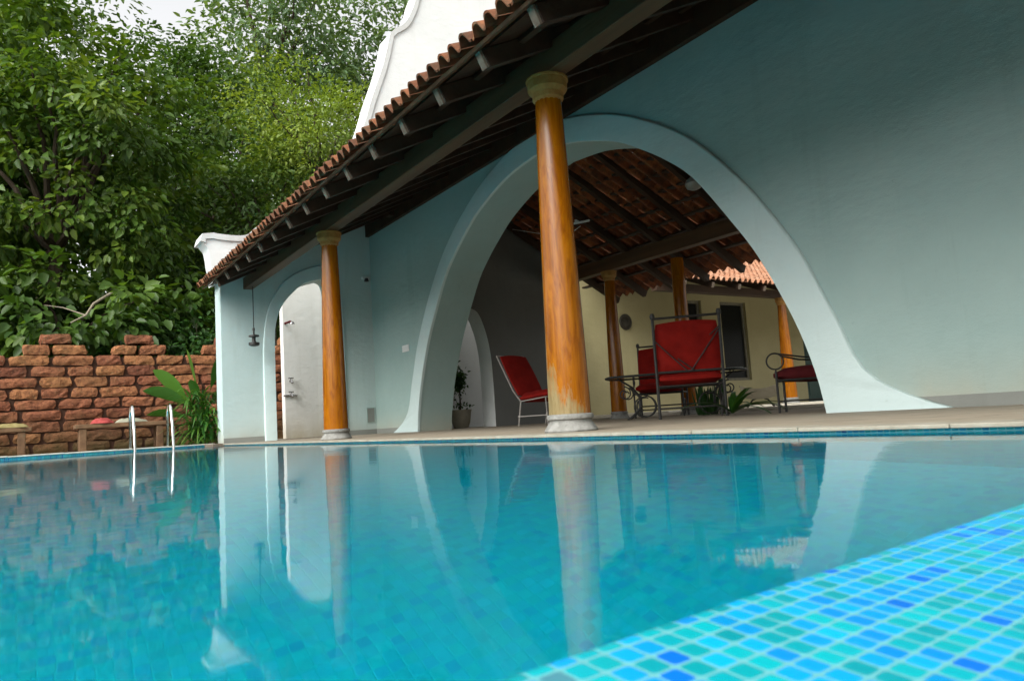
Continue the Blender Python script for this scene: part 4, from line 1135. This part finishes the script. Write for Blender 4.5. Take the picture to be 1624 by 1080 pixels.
tree('broadleaf_tree', 60, 18.6, 12, (105, 18.4, 7.2), (3.1, 3.0, 3.9), 170, .50, 80, .235, LEAF['teak'], 'large broad-leaved tree with drooping branches leaning over the laterite wall', aspect=.62, tr=.26, hang=.55, seed=1, group=G_, shell=.62)
tree('broadleaf_tree', 90, 18.8, 6, (110, 17.8, 3.2), (3.2, 2.6, 1.15), 70, .5, 46, .29, LEAF['teak'], 'low broad-leaved tree spreading its dark leaves just above the laterite wall', aspect=.66, tr=.12, hang=.5, seed=2, group=G_, tint_b=-.22)
tree('broadleaf_tree', -190, 19, 13, (-130, 19.5, 9.5), (3.4, 3.4, 4.2), 150, .6, 66, .235, LEAF['teak'], 'broad-leaved tree with yellowish top cut by the left edge of the photo', aspect=.6, tr=.26, hang=.4, seed=3, group=G_, tint_b=.12)
tree('leafy_tree', 330, 25, 12, (330, 25, 6.3), (3.7, 3.4, 5.0), 170, .62, 55, .22, LEAF['mid'], 'dense dark tree standing straight behind the end of the tiled roof', tr=.22, seed=4, group=G_, tint_b=-.1)
tree('leafy_tree', 390, 29, 16, (385, 29, 11.5), (3.4, 3.4, 4.6), 170, .62, 60, .22, LEAF['mid'], 'creeper-hung green tree rising left of the yellow-green tree', tr=.24, seed=5, group=G_, hang=.9, tint_b=.05)
tree('leafy_tree', 270, 27, 15, (275, 27, 11.0), (3.0, 3.0, 4.6), 150, .62, 60, .23, LEAF['mid'], 'dark green tree filling the gap between the large broad-leaved tree and the creeper-hung tree', tr=.22, seed=21, group=G_, tint_b=-.15)
tree('yellow_green_tree', 520, 24.5, 13, (515, 24.5, 9.9), (2.75, 2.6, 2.5), 120, .55, 85, .15, LEAF['lime'], 'bright yellow-green tree with fine leaves beside the white gable', tr=.18, aspect=.5, seed=6, group=G_, hang=.2)
tree('leafy_tree', 440, 23.5, 9, (425, 23.5, 7.0), (2.5, 2.4, 3.2), 120, .55, 60, .18, LEAF['mid'], 'mid green tree filling the gap above the low end of the eave', tr=.18, seed=7, group=G_, tint_b=.0)
tree('tall_tree', 400, 38, 27, (450, 38, 20.0), (5.0, 5.0, 6.2), 120, .9, 56, .34, LEAF['far'], 'tall tree coloured pale for haze with sky showing through, behind the yellow-green tree', tr=.4, seed=8, group=G_, shell=.35)
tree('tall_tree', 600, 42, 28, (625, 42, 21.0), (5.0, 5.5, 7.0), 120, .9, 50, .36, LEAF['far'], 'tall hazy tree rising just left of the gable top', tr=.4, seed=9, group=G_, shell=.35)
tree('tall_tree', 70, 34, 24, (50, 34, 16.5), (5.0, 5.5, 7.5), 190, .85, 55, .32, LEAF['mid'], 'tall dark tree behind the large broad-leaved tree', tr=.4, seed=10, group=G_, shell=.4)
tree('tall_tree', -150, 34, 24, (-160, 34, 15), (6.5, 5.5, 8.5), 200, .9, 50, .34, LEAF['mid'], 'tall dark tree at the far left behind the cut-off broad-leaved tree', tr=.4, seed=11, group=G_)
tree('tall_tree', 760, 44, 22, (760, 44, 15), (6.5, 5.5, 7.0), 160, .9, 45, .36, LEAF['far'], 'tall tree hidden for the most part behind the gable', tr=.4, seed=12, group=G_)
for i, (px, dd, hh, lab) in enumerate(((-40, 17.9, 2.0, 'dark bush above the laterite wall at the left edge'), (60, 18.3, 2.3, 'dark bush behind the first merlon of the laterite wall'), (160, 18.0, 2.1, 'dark bush between the two merlons of the laterite wall'), (245, 18.4, 2.2, 'dark bush behind the second merlon of the laterite wall'), (315, 18.6, 2.6, 'dark bush between the laterite wall and the white gable end'))):
    tree('dark_bush', px, dd, hh, (px, dd, hh-.6), (1.35, 1.2, 1.5), 46, .42, 46, .17, LEAF['dark'], lab, 'bush', tr=.06, seed=30+i, group='dark bushes behind the laterite wall')
# second, deeper row closing the view under the crowns
for i, (px, dd, zc, lab) in enumerate(((-60, 24, 4.0, 'shadowy bush deep under the trees at the left edge'), (90, 25, 4.2, 'shadowy bush deep under the large broad-leaved tree'), (230, 24, 4.2, 'shadowy bush deep behind the second merlon'), (420, 30, 5.0, 'shadowy bush behind the low end of the roof'))):
    tree('dark_bush', px, dd, 6, (px, dd, zc), (2.6, 2.2, 4.0), 80, .7, 60, .26, LEAF['dark'], lab, 'bush', tr=.08, seed=40+i, group='dark bushes behind the laterite wall', shell=.2)
# far wood closing the horizon
n = 42000
ang = RNG.uniform(R(80), R(196), n); dist = RNG.uniform(50, 64, n); hh = RNG.random(n)**.8*(19+3*np.sin(ang*23)+2*np.sin(ang*51+1))
Pw = np.stack([np.cos(ang)*dist, np.sin(ang)*dist, hh], axis=1)
ax = unit(RNG.normal(size=(n, 3))); ax[:, 2] -= .4
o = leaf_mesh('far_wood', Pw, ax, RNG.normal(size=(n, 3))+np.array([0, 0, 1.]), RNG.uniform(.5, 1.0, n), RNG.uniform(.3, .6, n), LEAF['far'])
n2 = 26000  # unseen leaf ring added behind the camera to cut low sky light
ang = RNG.uniform(R(205), R(425), n2); dist = RNG.uniform(24, 32, n2); hh = RNG.random(n2)**.8*(4.0+1.2*np.sin(ang*13)+.8*np.sin(ang*31+1))
Pw2 = np.stack([np.cos(ang)*dist, np.sin(ang)*dist, hh], axis=1); ax2 = unit(RNG.normal(size=(n2, 3)))
back = leaf_mesh('sky_blocking_wood', Pw2, ax2, RNG.normal(size=(n2, 3))+np.array([0, 0, 1.]), RNG.uniform(.6, 1.1, n2), RNG.uniform(.4, .7, n2), LEAF['mid'])
tag(back, 'added unseen woodland round the other sides of the garden, blocking low sky', 'woodland', kind='stuff')
tag(o, 'distant mass of woodland closing the view behind the garden', 'woodland', kind='stuff')
# a bare twig hanging out of the low foliage
tw = MB(); a = at(148, 482, 0, -16.6); b_ = at(112, 512, 0, -16.3); m_ = at(136, 500, 0, -16.4)
tw.tube([a+Vector((-1.2, .5, .5)), a, m_, b_], [.03, .022, .018, .012], 6); tw.tube([m_, at(100, 488, 0, -16.7), at(70, 484, 0, -16.9)], [.012, .009, .005], 5)
o = tw.build('dead_branch', MAT['twig'], smooth=True); tag(o, 'bare pale branch sticking out of the dark leaves above the wall', 'branch')

def strap_leaves(root, name, items, mat, nseg=9):
    "arching strap or paddle leaves: (base, azimuth, length, width, rise, droop, tint)"
    mb = MB()
    for (b0, az, L, wd, rise, droop, tint, shape, *roll) in items:
        d = Vector((math.cos(az), math.sin(az), 0)); sd = Vector((-d.y, d.x, 0)); vs = []; fs = []
        if roll: sd = Matrix.Rotation(roll[0], 3, (d*math.cos(rise)+Z_*math.sin(rise)).normalized()) @ sd
        for k in range(nseg+1):
            t = k/nseg; p = Vector(b0)+d*(L*t*math.cos(rise))+Z_*(L*t*math.sin(rise)-droop*L*t*t)
            if shape == 'paddle': wv = wd*max(.06, math.sin(math.pi*min(1, max(0, (t-.28)/.72)))**.6 if t > .28 else .06)
            else: wv = wd*(1-t)**.6*(.5+.5*min(1, t*6))+.002
            vs += [p-sd*wv/2+Z_*wv*.16, p, p+sd*wv/2+Z_*wv*.16]
        for k in range(nseg):
            a_ = k*3; fs += [(a_, a_+1, a_+4, a_+3), (a_+1, a_+2, a_+5, a_+4)]
        mb.add(vs, fs, tint)
    return mb.build(name, mat, root, smooth=True, attr=True)
rnd = random.Random(9)
def cane_plant(loc, items, label, stalk_h):
    r = empty('canna_plant', loc, 0, label, 'plant'); strap_leaves(r, 'leaf', items, LEAF['palm'])
    s = MB()
    for k in range(3): s.tube([(rnd.uniform(-.1, .1), rnd.uniform(-.1, .1), 0), (rnd.uniform(-.1, .1), rnd.uniform(-.1, .1), stalk_h)], [.025, .015], 6)
    s.build('stem', LEAF['palm'], r); return r
azl = math.atan2(-RT0.y, -RT0.x); azr = math.atan2(RT0.y, RT0.x); azc = math.atan2(-FW.y, -FW.x)
p0 = ground_at(312, 13.4)
cane_plant(p0, [((0, 0, .45), azl+.1, 1.45, .30, .98, .18, .75, 'paddle', 1.1), ((0, 0, .6), azl+.3, 1.15, .26, .62, .22, .55, 'paddle', 1.0), ((0.05, 0, .75), azl-.3, 1.15, .22, 1.32, .10, .7, 'paddle', .9), ((0.1, 0.1, .8), azr+.4, 1.0, .22, 1.25, .1, .45, 'paddle', -.9), ((.05, .05, .6), azr+.3, .8, .18, .9, .3, .35, 'paddle', -.9), ((0, 0, .4), azl+.2, 1.0, .2, .45, .25, .5, 'paddle', .8), ((0, 0, .6), azc, .8, .18, 1.1, .2, .5, 'paddle')], 'tall plant with big paddle leaves in the corner between laterite wall and gable end', 1.0)
def lily_clump(loc, n, L, label, hgt=.9, seed=1, name='lily_clump', wd=.05):
    rr = random.Random(seed); r = empty(name, loc, 0, label, 'plant'); it = []
    for k in range(n):
        it.append(((rr.uniform(-.16, .16), rr.uniform(-.16, .16), rr.uniform(0, hgt)), rr.uniform(0, 6.28), L*rr.uniform(.6, 1.15), wd*rr.uniform(.7, 1.3), rr.uniform(.35, 1.25), rr.uniform(.45, .95), rr.random(), 'strap'))
    strap_leaves(r, 'leaf', it, LEAF['palm']); return r
lily_clump(ground_at(308, 12.9), 190, .62, 'bushy clump of narrow arching leaves below the paddle-leaved plant', .85, 4)
lily_clump(ground_at(328, 12.75), 120, .5, 'low grassy clump pressed against the white gable end', .55, 8)
lily_clump(ground_at(462, 15.2, .0), 26, .16, 'small weed at the foot of the white shower wall', .05, 12, 'weed', .02)
# courtyard plants
ag = ground_at(1152, 8.4, .0); r = empty('agave_plant', ag, 0, 'spreading agave with long arching leaves right of the red armchair', 'plant'); it = []
for k in range(16):
    a_ = azr+rnd.uniform(-1.3, 1.3) if k < 11 else rnd.uniform(0, 6.28)
    it.append(((0, 0, .02), a_, rnd.uniform(.5, .85), .085, rnd.uniform(.45, 1.15), rnd.uniform(.35, .6), rnd.random(), 'strap'))
strap_leaves(r, 'leaf', it, LEAF['palm'])
sn = ground_at(1112, 10.3, .0); r = empty('snake_plant', sn, 0, 'upright dark snake plant behind the red armchair', 'plant'); it = []
for k in range(26):
    it.append(((rnd.uniform(-.22, .22), rnd.uniform(-.14, .14), 0), rnd.uniform(0, 6.28), rnd.uniform(.35, .6), .07, rnd.uniform(1.25, 1.5), .02, rnd.random()*.4, 'strap'))
strap_leaves(r, 'leaf', it, LEAF['dark'])
# potted shrub beyond the inner passage
pp = Vector((-12.15, 6.87, 0)); r = empty('potted_shrub', pp, 0, 'potted shrub standing beyond the passage in the cross wall', 'plant')
f = MB(); f.lathe([(.13, 0), (.17, .10), (.20, .30), (.215, .34), (.19, .34), (.17, .30), (0, .29)], (0, 0, 0), 20); f.build('pot', MAT['pot'], r, smooth=True)
n = 420; q = RNG.normal(size=(n, 3))*np.array([.055, .055, .12])+np.array([0, 0, .88]); q2 = RNG.normal(size=(40, 3))*np.array([.12, .12, .02])+np.array([0, 0, .42]); q = np.concatenate([q, q2]); n = len(q)
leaf_mesh('foliage', q, RNG.normal(size=(n, 3))+np.array([0, 0, -.3]), RNG.normal(size=(n, 3))*.5+np.array([0, 0, 1.]), RNG.uniform(.05, .09, n), RNG.uniform(.03, .05, n), LEAF['dark'], r)
f = MB(); f.tube([(0, 0, .29), (.01, 0, .6), (0, 0, .95)], [.02, .016, .008], 6); f.build('stem', MAT['bark'], r)

# ------------------------------------------------------------------ light
SUN_EL, SUN_AZ = R(42), R(296)      # azimuth measured from +X towards +Y: sun over the pool, behind the camera
sv_ = Vector((math.cos(SUN_EL)*math.cos(SUN_AZ), math.cos(SUN_EL)*math.sin(SUN_AZ), math.sin(SUN_EL)))
sd = bpy.data.lights.new('sun', 'SUN'); sd.energy = 1.3; sd.angle = R(48); sd.color = (1.0, .95, .86)
so = bpy.data.objects.new('sun', sd); COL.objects.link(so); so.rotation_euler = sv_.to_track_quat('Z', 'Y').to_euler()
wd = bpy.data.worlds.new('World'); scene.world = wd; wd.use_nodes = True
nt = wd.node_tree; nt.nodes.clear()
out = nt.nodes.new('ShaderNodeOutputWorld'); bg = nt.nodes.new('ShaderNodeBackground'); sk_ = nt.nodes.new('ShaderNodeTexSky')
sk_.sky_type = 'NISHITA'; sk_.sun_disc = False; sk_.sun_elevation = SUN_EL; sk_.sun_rotation = math.pi/2-SUN_AZ
sk_.air_density = 1.0; sk_.dust_density = 4.0; sk_.ozone_density = 1.0
hs = nt.nodes.new('ShaderNodeHueSaturation'); hs.inputs['Saturation'].default_value = .06; hs.inputs['Value'].default_value = 1.3
nt.links.new(sk_.outputs[0], hs.inputs['Color']); nt.links.new(hs.outputs[0], bg.inputs[0])
bg.inputs[1].default_value = .15; nt.links.new(bg.outputs[0], out.inputs[0])
scene.view_settings.view_transform = 'Standard'; scene.view_settings.look = 'None'
scene.view_settings.exposure = .86; scene.view_settings.gamma = 1
cy_ = scene.cycles
cy_.max_bounces = 10; cy_.diffuse_bounces = 5; cy_.glossy_bounces = 4; cy_.transmission_bounces = 6; cy_.transparent_max_bounces = 16
cy_.use_denoising = True
cy_.sample_clamp_indirect = 6
